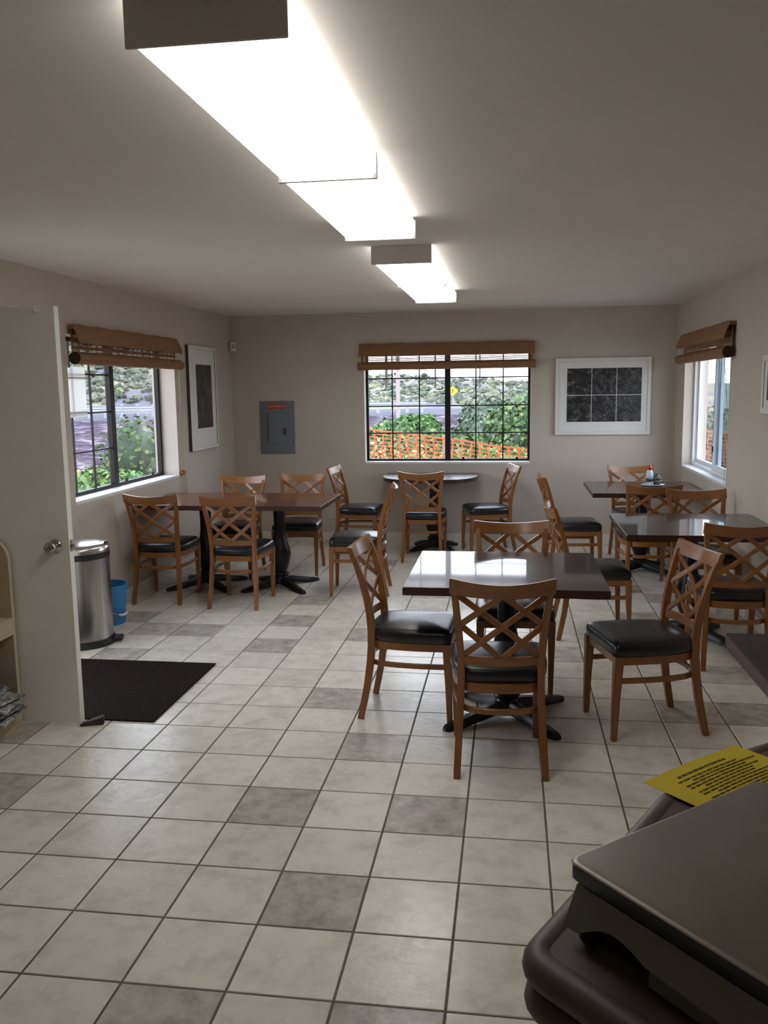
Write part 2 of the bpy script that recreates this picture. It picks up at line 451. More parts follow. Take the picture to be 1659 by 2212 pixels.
# window_2 : far wall, dark gridded slider
w2 = thing('window_2', 'wide dark framed window with small square panes, over the half round table', 'window', kind='structure')
py0, py1 = YF + .12, YF + .16
bm = bmesh.new(); frame_rect(bm, 'y', py0, py1, W2[0], W2[1], W2[2], W2[3], .026); obj('window_frame', bm, M['bronze'], w2)
xm = 1.018
obj('mullion', boxes([((xm - .03, py0 - .004, W2[2] + .026), (xm + .03, py1 - .002, W2[3] - .026))], .003), M['bronze'], w2)
zs = [1.17, 1.46, 1.755, 2.03 - .0]
gx = [.42, .714]; gx2 = [1.318, 1.605]
obj('muntin_grid', bars('y', py0 + .008, py0 + .02, gx, zs[:3], W2[0] + .026, xm - .03, W2[2] + .026, W2[3] - .026, .013), M['bronze'], w2)
obj('muntin_grid', bars('y', py0 + .008, py0 + .02, gx2, zs[:3], xm + .03, W2[1] - .026, W2[2] + .026, W2[3] - .026, .013), M['bronze'], w2)
obj('pane', sheet('y', py0 + .012, W2[0] + .026, xm - .03, W2[2] + .026, W2[3] - .026), M['glass'], w2)
obj('pane', sheet('y', py0 + .012, xm + .03, W2[1] - .026, W2[2] + .026, W2[3] - .026), M['glass'], w2)
for x in (1.17, 1.74):
    obj('latch', boxes([((x, py0 - .012, W2[2] + .024), (x + .026, py0 + .006, W2[2] + .045))], .002), M['bronze'], w2)
obj('sill', boxes([((W2[0] + .002, YF - .004, W2[2] - .02), (W2[1] - .002, YF + .12, W2[2] + .003))], .003), M['white_paint'], w2)

# window_3 : right wall, white vinyl slider
w3 = thing('window_3', 'white vinyl sliding window beside the condiment table', 'window', kind='structure')
qx0, qx1 = XR + .09, XR + .16
bm = bmesh.new(); frame_rect(bm, 'x', qx0, qx1, W3[0], W3[1], W3[2], W3[3], .034); obj('window_frame', bm, M['vinyl'], w3)
bm = bmesh.new(); frame_rect(bm, 'x', qx0 + .035, qx1 - .005, 5.13, W3[1] - .034, W3[2] + .034, W3[3] - .034, .036); obj('fixed_sash', bm, M['vinyl'], w3)
bm = bmesh.new(); frame_rect(bm, 'x', qx0 + .003, qx0 + .034, W3[0] + .034, 5.21, W3[2] + .034, W3[3] - .034, .046); obj('sliding_sash', bm, M['vinyl'], w3)
obj('pane', sheet('x', qx0 + .047, 5.166, W3[1] - .07, W3[2] + .07, W3[3] - .07), M['glass'], w3)
obj('pane', sheet('x', qx0 + .017, W3[0] + .08, 5.164, W3[2] + .08, W3[3] - .08), M['glass_tint'], w3)
obj('sash_lock', boxes([((qx0 - .008, 5.17, 1.06), (qx0 + .004, 5.185, 1.11))], .002), M['bronze'], w3)
obj('sill', boxes([((XR - .004, W3[0] + .002, W3[2] - .02), (XR + .09, W3[1] - .002, W3[2] + .004))], .003), M['white_paint'], w3)

# paper notice taped to the left window
t = thing('paper_notice', 'blank white paper taped inside the dark sliding window by the door', 'paper', (px1 + .003, 3.33, 1.66))
obj('sheet', boxes([((-.0008, -.14, -.19), (.0008, .14, .17))]), M['paper'], t)
M['tape'] = mat('clear_tape', (.6, .6, .55), .3)
for z in (.09, -.162): obj('tape', boxes([((-.0012, -.15, z), (.0016, .15, z + .012))]), M['tape'], t)

# ------------------------------------------------------------------ bamboo blinds
def blind(label, width, loc, rz, pitch=.0122):
    """local: x along the wall, -y into the room, z up; origin at the wall, blind centre."""
    t = thing('bamboo_blind', label, 'blind', loc, rz, 'bamboo blinds')
    h = width / 2
    bm = bmesh.new(); box(bm, (-h + .01, -.045, 2.085), (h - .01, -.004, 2.112), .002, 1); obj('headrail', bm, M['blind'], t)
    # flared valance
    bm = bmesh.new()
    prof = [(-.046, 2.118), (-.056, 2.10), (-.072, 2.06), (-.085, 2.02), (-.094, 1.985)]
    prof = prof + [(y + .006, z - .001) for y, z in reversed(prof)]
    rings = []
    nn = 40
    for k in range(nn + 1):
        x = -h + 2 * h * k / nn
        rings.append([(x, y + .0016 * math.sin(k * 1.7 + z * 40), z + .0022 * math.sin(k * .9)) for y, z in prof])
    loft(bm, rings); obj('valance', bm, M['blind'], t)
    # hanging sheet of thin slats with gaps
    bm = bmesh.new()
    z = 1.90
    k = 0
    while z < 2.085:
        yy = -.024 + .0015 * math.sin(k)
        box(bm, (-h + .012 + .004 * random.random(), yy - .0015, z), (h - .012 - .004 * random.random(), yy + .0015, z + .0068 + .003 * random.random()))
        z += pitch; k += 1
    for k in range(22):
        x = -h + .03 + (2 * h - .06) * k / 21
        box(bm, (x - .0012, -.0275, 1.9), (x + .0012, -.0215, 2.086))
    obj('slat_sheet', bm, M['blind'], t)
    # rolled bottom
    bm = bmesh.new(); n = 28; rings = []
    for k in range(31):
        x = -h - .012 + 2 * (h + .012) * k / 30
        r = .044 + .0012 * math.sin(k * 1.3)
        rings.append([(x, -.056 + r * math.cos(2 * PI * q / n), 1.885 + r * .96 * math.sin(2 * PI * q / n)) for q in range(n)])
    loft(bm, rings, True, False)
    ro = obj('roll', bm, M['blind'], t, True)
    for s in (-1, 1):
        bm = bmesh.new()
        # spiral end of the roll
        pts = []
        for q in range(90):
            a = q * .35; r = .003 + .0395 * q / 89
            pts.append((s * (h + .0105), -.056 + r * math.cos(a), 1.885 + r * math.sin(a)))
        tube(bm, pts, .0016, 5)
        lathe(bm, [(.043, -.001), (.043, .001)], (s * (h + .008), -.056, 1.885), 28, 'x')
        obj('roll_end', bm, M['blind_end'], ro)
    for x in (-.55 * h, 0, .62 * h):
        bm = bmesh.new(); tube(bm, [(x, -.012, 2.112), (x, -.02, 2.13), (x + .01, -.028, 2.128), (x + .012, -.03, 2.112)], .0016, 6); obj('hook', bm, M['wire'], t)
        if x:
            bm = bmesh.new(); tube(bm, [(x, -.097, 1.99), (x, -.103, 1.88), (x, -.075, 1.84), (x, -.02, 1.86), (x, -.016, 2.08)], .0014, 6); obj('lift_cord', bm, M['cord'], t)
    return t
blind('rolled bamboo blind on the dark window near the open door', 1.90, (XL, 3.905, 0), PI / 2, .0094)
blind('rolled bamboo blind over the wide gridded window', 1.83, (1.01, YF, 0), 0)
blind('rolled bamboo blind over the white vinyl window', 1.90, (XR, 5.10, 0), -PI / 2, .0094)

t = thing('blind_cord_cleat', 'wooden cord cleat with looped blind cord under the dark window corner', 'cleat', (XL, 4.93, .9))
bm = bmesh.new(); box(bm, (0, -.045, -.012), (.03, .045, .018), .008); box(bm, (0, -.016, -.02), (.02, .016, .026), .006); obj('cleat', bm, M['cleat'], t)
bm = bmesh.new()
tube(bm, [(.055, -.09, 1.0), (.03, -.03, .6), (.022, -.01, .25), (.03, .0, .02)], .0018, 6)
tube(bm, [(.034, .0, .0), (.036, .03, -.06), (.03, .02, -.17), (.03, -.02, -.2), (.034, -.03, -.1), (.034, -.01, .0)], .0018, 6)
tube(bm, [(.034, .01, .0), (.03, .045, -.09), (.03, .035, -.22), (.03, .01, -.24), (.034, .0, -.1), (.034, .0, .01)], .0018, 6)
obj('cord', bm, M['cord'], t)
t = thing('blind_pull_cord', 'thin pull cord hanging below the white vinyl window', 'cord', (XR - .02, 4.27, 0))
bm = bmesh.new(); tube(bm, [(-.03, .02, 1.86), (0, 0, 1.5), (0, 0, .78), (0, .004, .7)], .002, 6); obj('cord', bm, M['cord'], t)
bm = bmesh.new(); lathe(bm, [(.003, .0), (.008, -.012), (.006, -.03), (.002, -.034)], (0, .004, .7), 12); obj('tassel', bm, M['cord'], t)

# ------------------------------------------------------------------ open door
d1 = thing('door_1', 'white flush door standing open beside the trash bin', 'door', (XL, 1.171, 0), kind='structure')
bm = bmesh.new(); box(bm, (.004, -.021, .012), (.908, .021, 2.05), .0015, 1)
bm.faces.ensure_lookup_table()
bm.normal_update()
for f in bm.faces:
    if f.normal.x > .9 and f.calc_area() > .05: f.material_index = 1
obj('door_leaf', bm, [M['door'], M['door_edge']], d1)
k = bpy.data.objects.new('doorknob', None)
bm = bmesh.new()
lathe(bm, [(.0, .0), (.033, .0), (.033, .004), (.028, .010), (.014, .014), (.011, .032), (.018, .038), (.027, .046), (.029, .056), (.026, .066), (.016, .071), (.012, .069), (.0, .069)], (.838, -.021, .913), 28, 'y', False)
kn = obj('doorknob', bm, M['chrome'], d1, True, 40)
bm = bmesh.new(); lathe(bm, [(.009, .069), (.008, .075), (.0, .075)], (.838, -.021, .913), 16, 'y', False); obj('lock_button', bm, M['chrome'], kn, True, 40)
bm = bmesh.new()
lathe(bm, [(.0, .0), (.033, .0), (.033, -.004), (.028, -.010), (.014, -.014), (.011, -.032), (.018, -.038), (.027, -.046), (.029, -.056), (.026, -.066), (.016, -.071), (.0, -.069)], (.838, .021, .913), 28, 'y', False)
obj('doorknob', bm, M['chrome'], d1, True, 40)
obj('latch_plate', boxes([((.907, -.013, .885), (.9095, .013, .942)), ((.908, -.006, .903), (.922, .006, .923))], .0008), M['chrome'], d1)
bm = bmesh.new(); tube(bm, [(.83, -.02, 2.03), (.83, -.05, 2.028), (.83, -.055, 2.045)], .005, 8); lathe(bm, [(.011, 0), (.011, .004)], (.83, -.021, 2.03), 14, 'y'); obj('coat_hook', bm, M['white_paint'], d1)
bm = bmesh.new()
for z in (.25, 1.05, 1.85): lathe(bm, [(.006, z - .045), (.006, z + .045)], (-.002, .024, 0), 10)
obj('hinge', bm, M['chrome'], d1)
# doorway jamb and casing
bm = bmesh.new()
for y in (DR[0] - .06, DR[1]):
    box(bm, (XL, y, 0), (XL + .014, y + .06, 2.12), .002, 1)
box(bm, (XL, DR[0], 2.06), (XL + .014, DR[1], 2.12), .002, 1)
struct('trim_1', bm, M['white_paint'], 'white door casing around the open doorway', 'trim')

t = thing('door_wedge', 'brown rubber wedge holding the white door open', 'doorstop', (-.425, 1.165, 0), math.radians(20))
bm = bmesh.new(); prism(bm, [(-.01, -.022), (.105, -.02), (.105, .024), (-.01, .022)], 0.0, .04)
for v in bm.verts:
    if v.co.z > .01 and v.co.x < 0: v.co.z = .008
soften(bm, .003); obj('wedge_block', bm, M['wedge'], t)
bm = bmesh.new()
for k in range(5):
    x = .02 + k * .018; z = .0085 + (x + .01) / .115 * .0315
    box(bm, (x, -.018, z - .002), (x + .006, .018, z + .003), .001, 1)
obj('grip_rib', bm, M['wedge'], t)

# ------------------------------------------------------------------ chairs
def lerp(tab, z):
    for (a, *va), (b, *vb) in zip(tab, tab[1:]):
        if z <= b:
            f = (z - a) / (b - a); f = max(0, min(1, f))
            return [p + (q - p) * f for p, q in zip(va, vb)]
    return list(tab[-1][1:])
#        z     x(centre) y     half w  half d
POST = [(0, .187, -.005, .0145, .0155), (.08, .183, .012, .015, .0165), (.18, .177, .032, .0152, .0175), (.30, .171, .048, .0155, .0185), (.38, .168, .054, .0155, .019), (.46, .167, .054, .0155, .019),
        (.54, .170, .047, .0152, .018), (.62, .176, .034, .015, .0165), (.70, .184, .015, .0148, .015), (.78, .192, -.008, .0145, .0138), (.84, .198, -.028, .0145, .013), (.877, .202, -.041, .0145, .0125)]
def post_y(z): return lerp(POST, z)[1]
def post_x(z): return lerp(POST, z)[0]
def bow(x): return -.046 * (1 - (x / .205) ** 2)

def chair_part_post(s):
    bm = bmesh.new()
    P = [p for p in POST if p[0] <= .80] + [(.835, *lerp(POST, .835))]
    path = [(s * p[1], p[2], p[0]) for p in P]
    sweep(bm, path, [(p[3], p[4]) for p in P], [((1, 0, 0), (0, 1, 0))] * len(P))
    soften(bm, .0035, 2, 60)
    return bm

def chair_front_leg(s):
    bm = bmesh.new()
    P = [(0, .186, .447, .0128), (.2, .188, .442, .0165), (.36, .189, .436, .0205), (.409, .189, .435, .021)]
    sweep(bm, [(s * x, y, z) for z, x, y, w in P], [(w, w) for *_, w in P], [((1, 0, 0), (0, 1, 0))] * 4)
    soften(bm, .003, 2, 60)
    return bm

def u_path(xf, yf, n=9):
    """U outline from the front left leg round the back to the front right leg."""
    half = [(xf, yf), (xf + .006, yf - .10), (xf + .006, yf - .20), (xf - .002, yf - .28), (xf - .018, yf - .345), (xf - .05, yf - .392), (xf - .10, yf - .412), (0, yf - .424)]
    left = [(-x, y) for x, y in half]
    return left + [(x, y) for x, y in reversed(half[:-1])]

def ribbon(bm, pts, z0, z1, th):
    rings = []
    n = len(pts)
    for i, (x, y) in enumerate(pts):
        a = Vector(pts[max(i - 1, 0)]); b = Vector(pts[min(i + 1, n - 1)])
        d = (b - a).normalized(); nrm = Vector((d.y, -d.x))
        p = Vector((x, y)); q0 = p - nrm * th / 2; q1 = p + nrm * th / 2
        rings.append([(q0.x, q0.y, z0), (q1.x, q1.y, z0), (q1.x, q1.y, z1), (q0.x, q0.y, z1)])
    loft(bm, rings)

def smooth_pts(pts, it=2):
    for _ in range(it):
        new = [pts[0]]
        for a, b in zip(pts, pts[1:]):
            new.append((.75 * a[0] + .25 * b[0], .75 * a[1] + .25 * b[1])); new.append((.25 * a[0] + .75 * b[0], .25 * a[1] + .75 * b[1]))
        new.append(pts[-1]); pts = new
    return pts

def chair_cushion():
    bm = bmesh.new()
    half = [(0, .458), (.10, .460), (.17, .459), (.20, .452), (.209, .435), (.212, .38), (.214, .30), (.212, .22), (.203, .15), (.186, .09), (.165, .052), (.115, .034), (0, .024)]
    out = half + [(-x, y) for x, y in reversed(half[1:-1])]
    out = smooth_pts(out + [out[0]], 1)[:-1]
    c = Vector((0, .25))
    rings = []
    for s, z in ((.955, .407), (.985, .411), (1.0, .425), (1.0, .443), (.985, .459), (.94, .469), (.84, .477), (.66, .484), (.42, .488), (.2, .4895)):
        rings.append([(c.x + (x - c.x) * s, c.y + (y - c.y) * s, z) for x, y in out])
    loft(bm, rings)
    return bm

def chair_crest():
    bm = bmesh.new(); n = 16; rings = []
    xo = .2165
    for k in range(n + 1):
        x = -xo + 2 * xo * k / n
        e = abs(x) / xo
        z0 = .795 + .013 * e * e; z1 = .856 + .023 * e ** 1.8
        yb0 = post_y(z0) + bow(min(abs(x), .205)); yb1 = post_y(z1) + bow(min(abs(x), .205))
        th = .0105 + .0025 * e
        rings.append([(x, yb0 - th, z0), (x, yb0 + th, z0), (x * 1.0, yb1 + th * .9, z1), (x, yb1 - th * .9, z1)])
    loft(bm, rings); soften(bm, .003, 2, 60)
    return bm

def chair_low_rail():
    bm = bmesh.new(); n = 12; rings = []
    for k in range(n + 1):
        f = -1 + 2 * k / n
        x = f * .162
        pts = []
        for z, s in ((.488, -1), (.488, 1), (.528, 1), (.528, -1)):
            pts.append((x, post_y(z) + bow(x * .205 / .165) * .75 + s * .010, z))
        rings.append(pts)
    loft(bm, rings); soften(bm, .0025, 2, 60)
    return bm

def chair_lattice():
    bm = bmesh.new()
    Z0, Z1 = .524, .805
    def pt(u, v, off):   # u in [-1,1], v in [0,1]
        z = Z0 + (Z1 - Z0) * v
        hx = post_x(z) - .008
        x = u * hx
        k = .75 + .25 * v
        return Vector((x, post_y(z) + bow(u * .205) * k + off, z))
    def slat(a, b, off):
        n = 10; rings = []
        for k in range(n + 1):
            f = k / n
            u = a[0] + (b[0] - a[0]) * f; v = a[1] + (b[1] - a[1]) * f
            p = pt(u, v, 0)
            q = pt(min(1, max(-1, a[0] + (b[0] - a[0]) * min(1, f + .05))), a[1] + (b[1] - a[1]) * min(1, f + .05), 0) - pt(a[0] + (b[0] - a[0]) * max(0, f - .05), a[1] + (b[1] - a[1]) * max(0, f - .05), 0)
            d = q.normalized(); nrm = Vector((0, 1, 0)); nrm = (nrm - d * nrm.dot(d)).normalized(); side = d.cross(nrm).normalized()
            hw, ht = .0124, .0062
            rings.append([p + side * hw + nrm * (off - ht), p + side * hw + nrm * (off + ht), p - side * hw + nrm * (off + ht), p - side * hw + nrm * (off - ht)])
        loft(bm, rings)
    e = .0011
    slat((-1, 1), (1, 0), e); slat((1, 1), (-1, 0), -e)
    slat((-.03, 1), (-1, .5), -e); slat((.03, 1), (1, .5), e)
    slat((-1, .5), (-.03, 0), e); slat((1, .5), (.03, 0), -e)
    soften(bm, .0015, 1, 60)
    return bm

def make_chair():
    t = thing('dining_chair', '', 'chair')
    cw, ch = M['chair_wood'], M['chair_wood_h']
    obj('seat', chair_cushion(), M['vinyl_black'], t, True)
    bm = bmesh.new(); ribbon(bm, smooth_pts(u_path(.189, .445)), .367, .408, .02); box(bm, (-.172, .425, .367), (.172, .447, .408)); prism(bm, [(x * .97, y) for x, y in reversed(smooth_pts(u_path(.183, .43)))], .396, .4075); soften(bm, .0025, 2, 60)
    obj('seat_frame', bm, ch, t, True, 35)
    bm = bmesh.new(); ribbon(bm, smooth_pts(u_path(.185, .437)), .276, .301, .016); soften(bm, .002, 1, 60)
    obj('stretcher', bm, ch, t, True, 35)
    for s in (-1, 1): obj('leg', chair_front_leg(s), cw, t, True, 35)
    for s in (-1, 1): obj('back_post', chair_part_post(s), cw, t, True, 35)
    obj('crest_rail', chair_crest(), ch, t, True, 35)
    obj('lower_rail', chair_low_rail(), ch, t, True, 35)
    obj('lattice', chair_lattice(), cw, t, True, 35)
    return t

G = 'lattice back dining chairs'
chairs = [   # x, y, facing (degrees, 0 = +x), label
    (1.655, .804, 93.6, 'lattice chair seen squarely from behind in front of the glossy square table'),
    (.962, 1.594, -3, 'lattice chair in profile at the square table end toward the door'),
    (2.556, 1.558, 195, 'lattice chair pulled out, black seat turned to the square table, beside the counter'),
    (1.697, 2.285, -87, 'lattice chair across the square table, mostly hidden behind its glossy top'),
    (-1.04, 3.56, 91, 'lattice chair beside the blue bucket, its back to us, at the long table'),
    (-.395, 3.468, 89, 'lattice chair with its back to us between the long table\'s two pedestals'),
    (-.753, 4.93, -90, 'lattice chair behind the long table, nearest the dark window'),
    (-.238, 5.13, -86, 'lattice chair behind the long table, below the grey electrical panel'),
    (.70, 4.17, 184, 'lattice chair edge-on at the free end of the long table'),
    (-.06, 5.90, -5, 'lattice chair at the half round table, on the electrical panel side'),
    (.857, 5.35, 90, 'lattice chair in front of the half round table, back to us'),
    (1.69, 6.03, 196, 'lattice chair at the half round table, under the six-panel picture side'),
    (2.0, 4.98, 5, 'lattice chair facing the side of the condiment table'),
    (1.995, 3.07, 4, 'lattice chair behind the square table corner, facing the bare wall-side table'),
    (2.847, 5.93, -87, 'lattice chair behind the condiment table against the far wall'),
    (2.80, 4.29, 93, 'lattice chair between the two wall-side tables, its back to the bare table'),
    (3.06, 3.93, -88, 'lattice chair between the two wall-side tables, facing the bare table'),
    (2.985, 2.35, 90, 'lattice chair with its back to us at the bare wall-side table'),
]
proto = make_chair()
for k, (x, y, a, lab) in enumerate(chairs):
    rz = math.radians(a - 90)
    if k == 0:
        proto.location = (x, y, 0); proto.rotation_euler = (0, 0, rz); proto['label'] = lab; proto['group'] = G
    else: dup(proto, (x, y, 0), rz, lab, G)

# ------------------------------------------------------------------ tables
def column_bm():
    bm = bmesh.new()
    prof = [(.0, .712), (.095, .712), (.095, .700), (.062, .694), (.052, .672), (.049, .64), (.046, .58), (.047, .50), (.052, .44), (.066, .38), (.082, .33), (.090, .29), (.089, .26), (.078, .21), (.062, .165), (.050, .14), (.050, .132),
            (.064, .126), (.070, .114), (.064, .102), (.052, .097), (.056, .09), (.062, .07), (.062, .03), (.0, .03)]
    lathe(bm, prof, n=36, cap=False)
    return bm
def arm_bm(a, ln=.36):
    bm = bmesh.new(); rings = []
    for x, z0, z1, w in ((.03, .030, .088, .034), (.10, .026, .082, .033), (.18, .016, .064, .031), (.26, .006, .046, .029), (ln - .05, .001, .034, .027), (ln - .018, 0, .028, .023), (ln - .003, .002, .020, .012)):
        pts = [(x, -w, z0), (x, w, z0), (x, w, z0 + (z1 - z0) * .6), (x, w * .55, z1), (x, -w * .55, z1), (x, -w, z0 + (z1 - z0) * .6)]
        c, s = math.cos(a), math.sin(a)
        rings.append([(p[0] * c - p[1] * s, p[0] * s + p[1] * c, p[2]) for p in pts])
    loft(bm, rings)
    return bm
def top_plate():
    bm = bmesh.new(); box(bm, (-.16, -.16, .702), (.16, .16, .7095), .002, 1); return bm
def pedestal(t, x, y, rot=PI / 4, ln=.36):
    for name, bm in (('pedestal_column', column_bm()), ('mounting_plate', top_plate())):
        o = obj(name, bm, M['black_metal'], t, True, 40); o.location = (x, y, 0)
    for k in range(4):
        o = obj('base_arm', arm_bm(rot + k * PI / 2, ln), M['black_metal'], t, True, 40); o.location = (x, y, 0)
def table(label, cx, cy, poly, pedestals, topm, ln=.36, group=None, th=.038, rot=PI / 4, edge=None):
    t = thing('dining_table', label, 'table', (cx, cy, 0), 0, group)
    bm = bmesh.new(); prism(bm, poly, .75 - th, .75, .003)
    bm.normal_update()
    for f in bm.faces: f.material_index = 0 if f.normal.z > .5 else 1
    obj('tabletop', bm, [topm, edge or M['top_edge']], t)
    for x, y in pedestals: pedestal(t, x, y, rot, ln)
    return t
def rect(w, d): return [(-w / 2, -d / 2), (w / 2, -d / 2), (w / 2, d / 2), (-w / 2, d / 2)]
GT = 'mahogany dining tables'
table('glossy square mahogany table reflecting the window, in the middle of the floor', 1.665, 1.565, rect(.925, .90), [(.008, -.03)], M['top_dark'], .39, GT, rot=math.radians(40))
table('long reddish mahogany table under the dark window by the door', -.545, 4.22, rect(1.55, .87), [(-.33, .04), (.315, .04)], M['top_red'], .38, GT)
half = [(-.49, .375), (-.49, .10)] + [(-.49 + .28 - .28 * math.cos(a), .10 - .42 * math.sin(a)) for a in [PI / 2 * k / 10 for k in range(1, 11)]]
half = half + [(-x, y) for x, y in reversed(half)]
half = list(reversed(half))
table('half round mahogany table pushed against the wall under the wide window', .865, YF - .39, half, [(.045, .0)], M['top_dark'], .32, GT)
table('square mahogany table in the corner carrying the condiment tray', 2.845, 5.18, rect(.94, .95), [(0, 0)], M['top_dark'], .36, GT)
table('bare square mahogany table below the white vinyl window, reflecting it', 2.855, 3.08, rect(.94, .94), [(0, 0)], M['top_dark'], .36, GT)
table('dark brown laminate table, only its corner showing beside the counter', 2.90, .02, rect(.87, .95), [(0, 0)], M['laminate_dark'], .36, None, .05, edge=M['laminate_edge'])

# ------------------------------------------------------------------ condiment tray on the corner table
cx, cy, cz = 2.955, 5.30, .75
tr = thing('condiment_tray', 'white scalloped tray on the corner table holding sauce bottles', 'tray', (cx, cy, cz))
bm = bmesh.new(); n = 40; rings = []
for r, z in ((.075, .0), (.085, .002), (.10, .010), (.10, .014), (.084, .007), (.07, .005), (.0, .005)):
    rings.append([((r + (.004 * math.cos(10 * 2 * PI * k / n) if r > .08 else 0)) * math.cos(2 * PI * k / n), (r * .8) * math.sin(2 * PI * k / n), z) for k in range(n)])
loft(bm, rings, True, False); obj('dish', bm, M['vinyl'], tr, True)
bm = bmesh.new()
for z in (.045, .075): tube(bm, [(.075 * math.cos(a), .055 * math.sin(a), z) for a in [2 * PI * k / 24 for k in range(25)]], .003, 6)
for k in range(6):
    a = 2 * PI * k / 6 + .3; tube(bm, [(.075 * math.cos(a), .055 * math.sin(a), .008), (.075 * math.cos(a), .055 * math.sin(a), .078)], .003, 6)
tube(bm, [(.03, 0.05, .075), (.045, .02, .135), (.045, -.02, .135), (.03, -.05, .075)], .003, 6)
obj('rack', bm, M['pewter'], tr)
b1 = thing('sauce_bottle', 'milky squeeze bottle with a red cap on the condiment tray', 'bottle', (cx - .028, cy, cz + .0055))
bm = bmesh.new(); lathe(bm, [(.0, 0), (.030, 0), (.032, .01), (.032, .09), (.028, .115), (.020, .135), (.018, .137), (.0, .137)], n=24, cap=False); obj('bottle_body', bm, M['milk_plastic'], b1, True, 40)
bm = bmesh.new(); lathe(bm, [(.0, .137), (.021, .137), (.021, .158), (.014, .166), (.007, .178), (.004, .188), (.0, .188)], n=20, cap=False); obj('cap', bm, M['red_cap'], b1, True, 40)
bm = bmesh.new(); lathe(bm, [(.0325, .03), (.0328, .032), (.0328, .055), (.0325, .057)], n=24, cap=False); obj('dark_band', bm, M['soy'], b1, True)
b2 = thing('sauce_jar', 'short dark soy sauce jar beside the red capped bottle', 'jar', (cx + .036, cy + .006, cz + .0055))
bm = bmesh.new(); lathe(bm, [(.0, 0), (.026, 0), (.028, .01), (.028, .075), (.022, .09), (.017, .094), (.0, .094)], n=24, cap=False); obj('jar_body', bm, M['olive_glass'], b2, True, 40)
bm = bmesh.new(); lathe(bm, [(.0, .094), (.019, .094), (.019, .108), (.008, .112), (.006, .125), (.0, .125)], n=20, cap=False); obj('lid', bm, M['pewter'], b2, True, 40)

# ------------------------------------------------------------------ ceiling lights
def light(label, y0, y1, near_cap):
    xc, h = 1.068, .168
    t = thing('ceiling_light', label, 'ceiling light', (xc, (y0 + y1) / 2, ZC), 0, 'fluorescent ceiling lights')
    a, b = y0 - (y0 + y1) / 2, y1 - (y0 + y1) / 2
    obj('fixture_pan', boxes([((-.10, a + .006, -.045), (.10, b - .006, 0))], .003), M['fixture'], t)
    bm = bmesh.new(); rings = []
    prof = [(-h + .004, -.02), (-h, -.05), (-h + .004, -.083), (-h + .016, -.096), (0, -.100), (h - .016, -.096), (h - .004, -.083), (h, -.05), (h - .004, -.02), (h - .01, -.02), (h - .012, -.05), (h - .02, -.085), (0, -.092), (-h + .02, -.085), (-h + .012, -.05), (-h + .01, -.02)]
    rings = [[(x, y, z) for x, z in prof] for y in (a + .006, b - .006)]
    loft(bm, rings); bm.normal_update()
    for f in bm.faces:
        if f.calc_center_median().z > -.0945: f.material_index = 1
    obj('diffuser', bm, [M['lamp'], M['lamp_side']], t)
    for y, big in ((a, near_cap), (b - .006, False)):
        bm = bmesh.new()
        if big: box(bm, (-h - .004, y - .002, -.102), (h + .004, y + .006, -.0005), .002, 1); mm = M['fixture']
        else:
            box(bm, (-h - .0015, y, -.1015), (h + .0015, y + .006, -.018), .001, 1); mm = M['fixture']
        c = obj('end_cap', bm, mm, t)
        if big:
            bm = bmesh.new(); lathe(bm, [(.0, .0), (.008, .0), (.007, .003), (.0, .004)], (0, y - .002, -.03), 14, 'y', False); obj('screw', bm, M['white_paint'], c)
    return t
light('fluorescent ceiling light nearest the camera with a grey end plate', -.905, .285, True)
light('fluorescent ceiling light joined to the far end of the nearest one', .290, 1.485, False)
light('fluorescent ceiling light past the gap, grey end plate with a screw', 2.285, 3.435, True)
light('fluorescent ceiling light closest to the wide window', 3.44, 4.59, False)

# ------------------------------------------------------------------ wall things
t = thing('electrical_panel', 'grey metal electrical panel on the wall beside the wide window', 'electrical panel', (-.83, YF, 1.245))
bm = bmesh.new(); box(bm, (-.191, -.014, -.286), (.191, -.0005, .286), .004); obj('cover', bm, M['panel_grey'], t)
bm = bmesh.new(); box(bm, (-.105, -.019, -.17), (.135, -.0138, .165), .003); do = obj('panel_door', bm, M['panel_grey'], t)
obj('hinge_strip', boxes([((-.107, -.021, -.165), (-.1, -.0175, .16))]), M['black_plastic'], do)
bm = bmesh.new(); box(bm, (.062, -.027, -.075), (.104, -.0185, -.008), .003); la = obj('door_latch', bm, M['latch_dark'], t)
obj('latch_tab', boxes([((.072, -.031, -.048), (.095, -.026, -.022))], .002), M['latch_red'], la)
obj('screw', boxes([((.165, -.017, -.165), (.178, -.0135, -.155))], .001), M['black_plastic'], t)
bm = bmesh.new(); box(bm, (-.103, -.0158, .202), (.103, -.0138, .258)); lb = obj('warning_label', bm, M['red_label'], t)
cu = bpy.data.curves.new('no_smoking', 'FONT'); cu.body = 'NO SMOKING'; cu.size = .036; cu.align_x = 'CENTER'; cu.align_y = 'CENTER'; cu.extrude = .0003; cu.space_character = 1.0
tmp = bpy.data.objects.new('tmp', cu); C.objects.link(tmp)
bpy.context.view_layer.update()
me = bpy.data.meshes.new_from_object(tmp.evaluated_get(bpy.context.evaluated_depsgraph_get()))
bpy.data.objects.remove(tmp)
wd = max(v.co.x for v in me.vertices) - min(v.co.x for v in me.vertices)
for v in me.vertices: v.co = Vector((v.co.x * .19 / wd, -v.co.z - .0162, v.co.y + .230))
me.materials.append(M['pale_print']); o = bpy.data.objects.new('label_lettering', me); C.objects.link(o); o.parent = lb

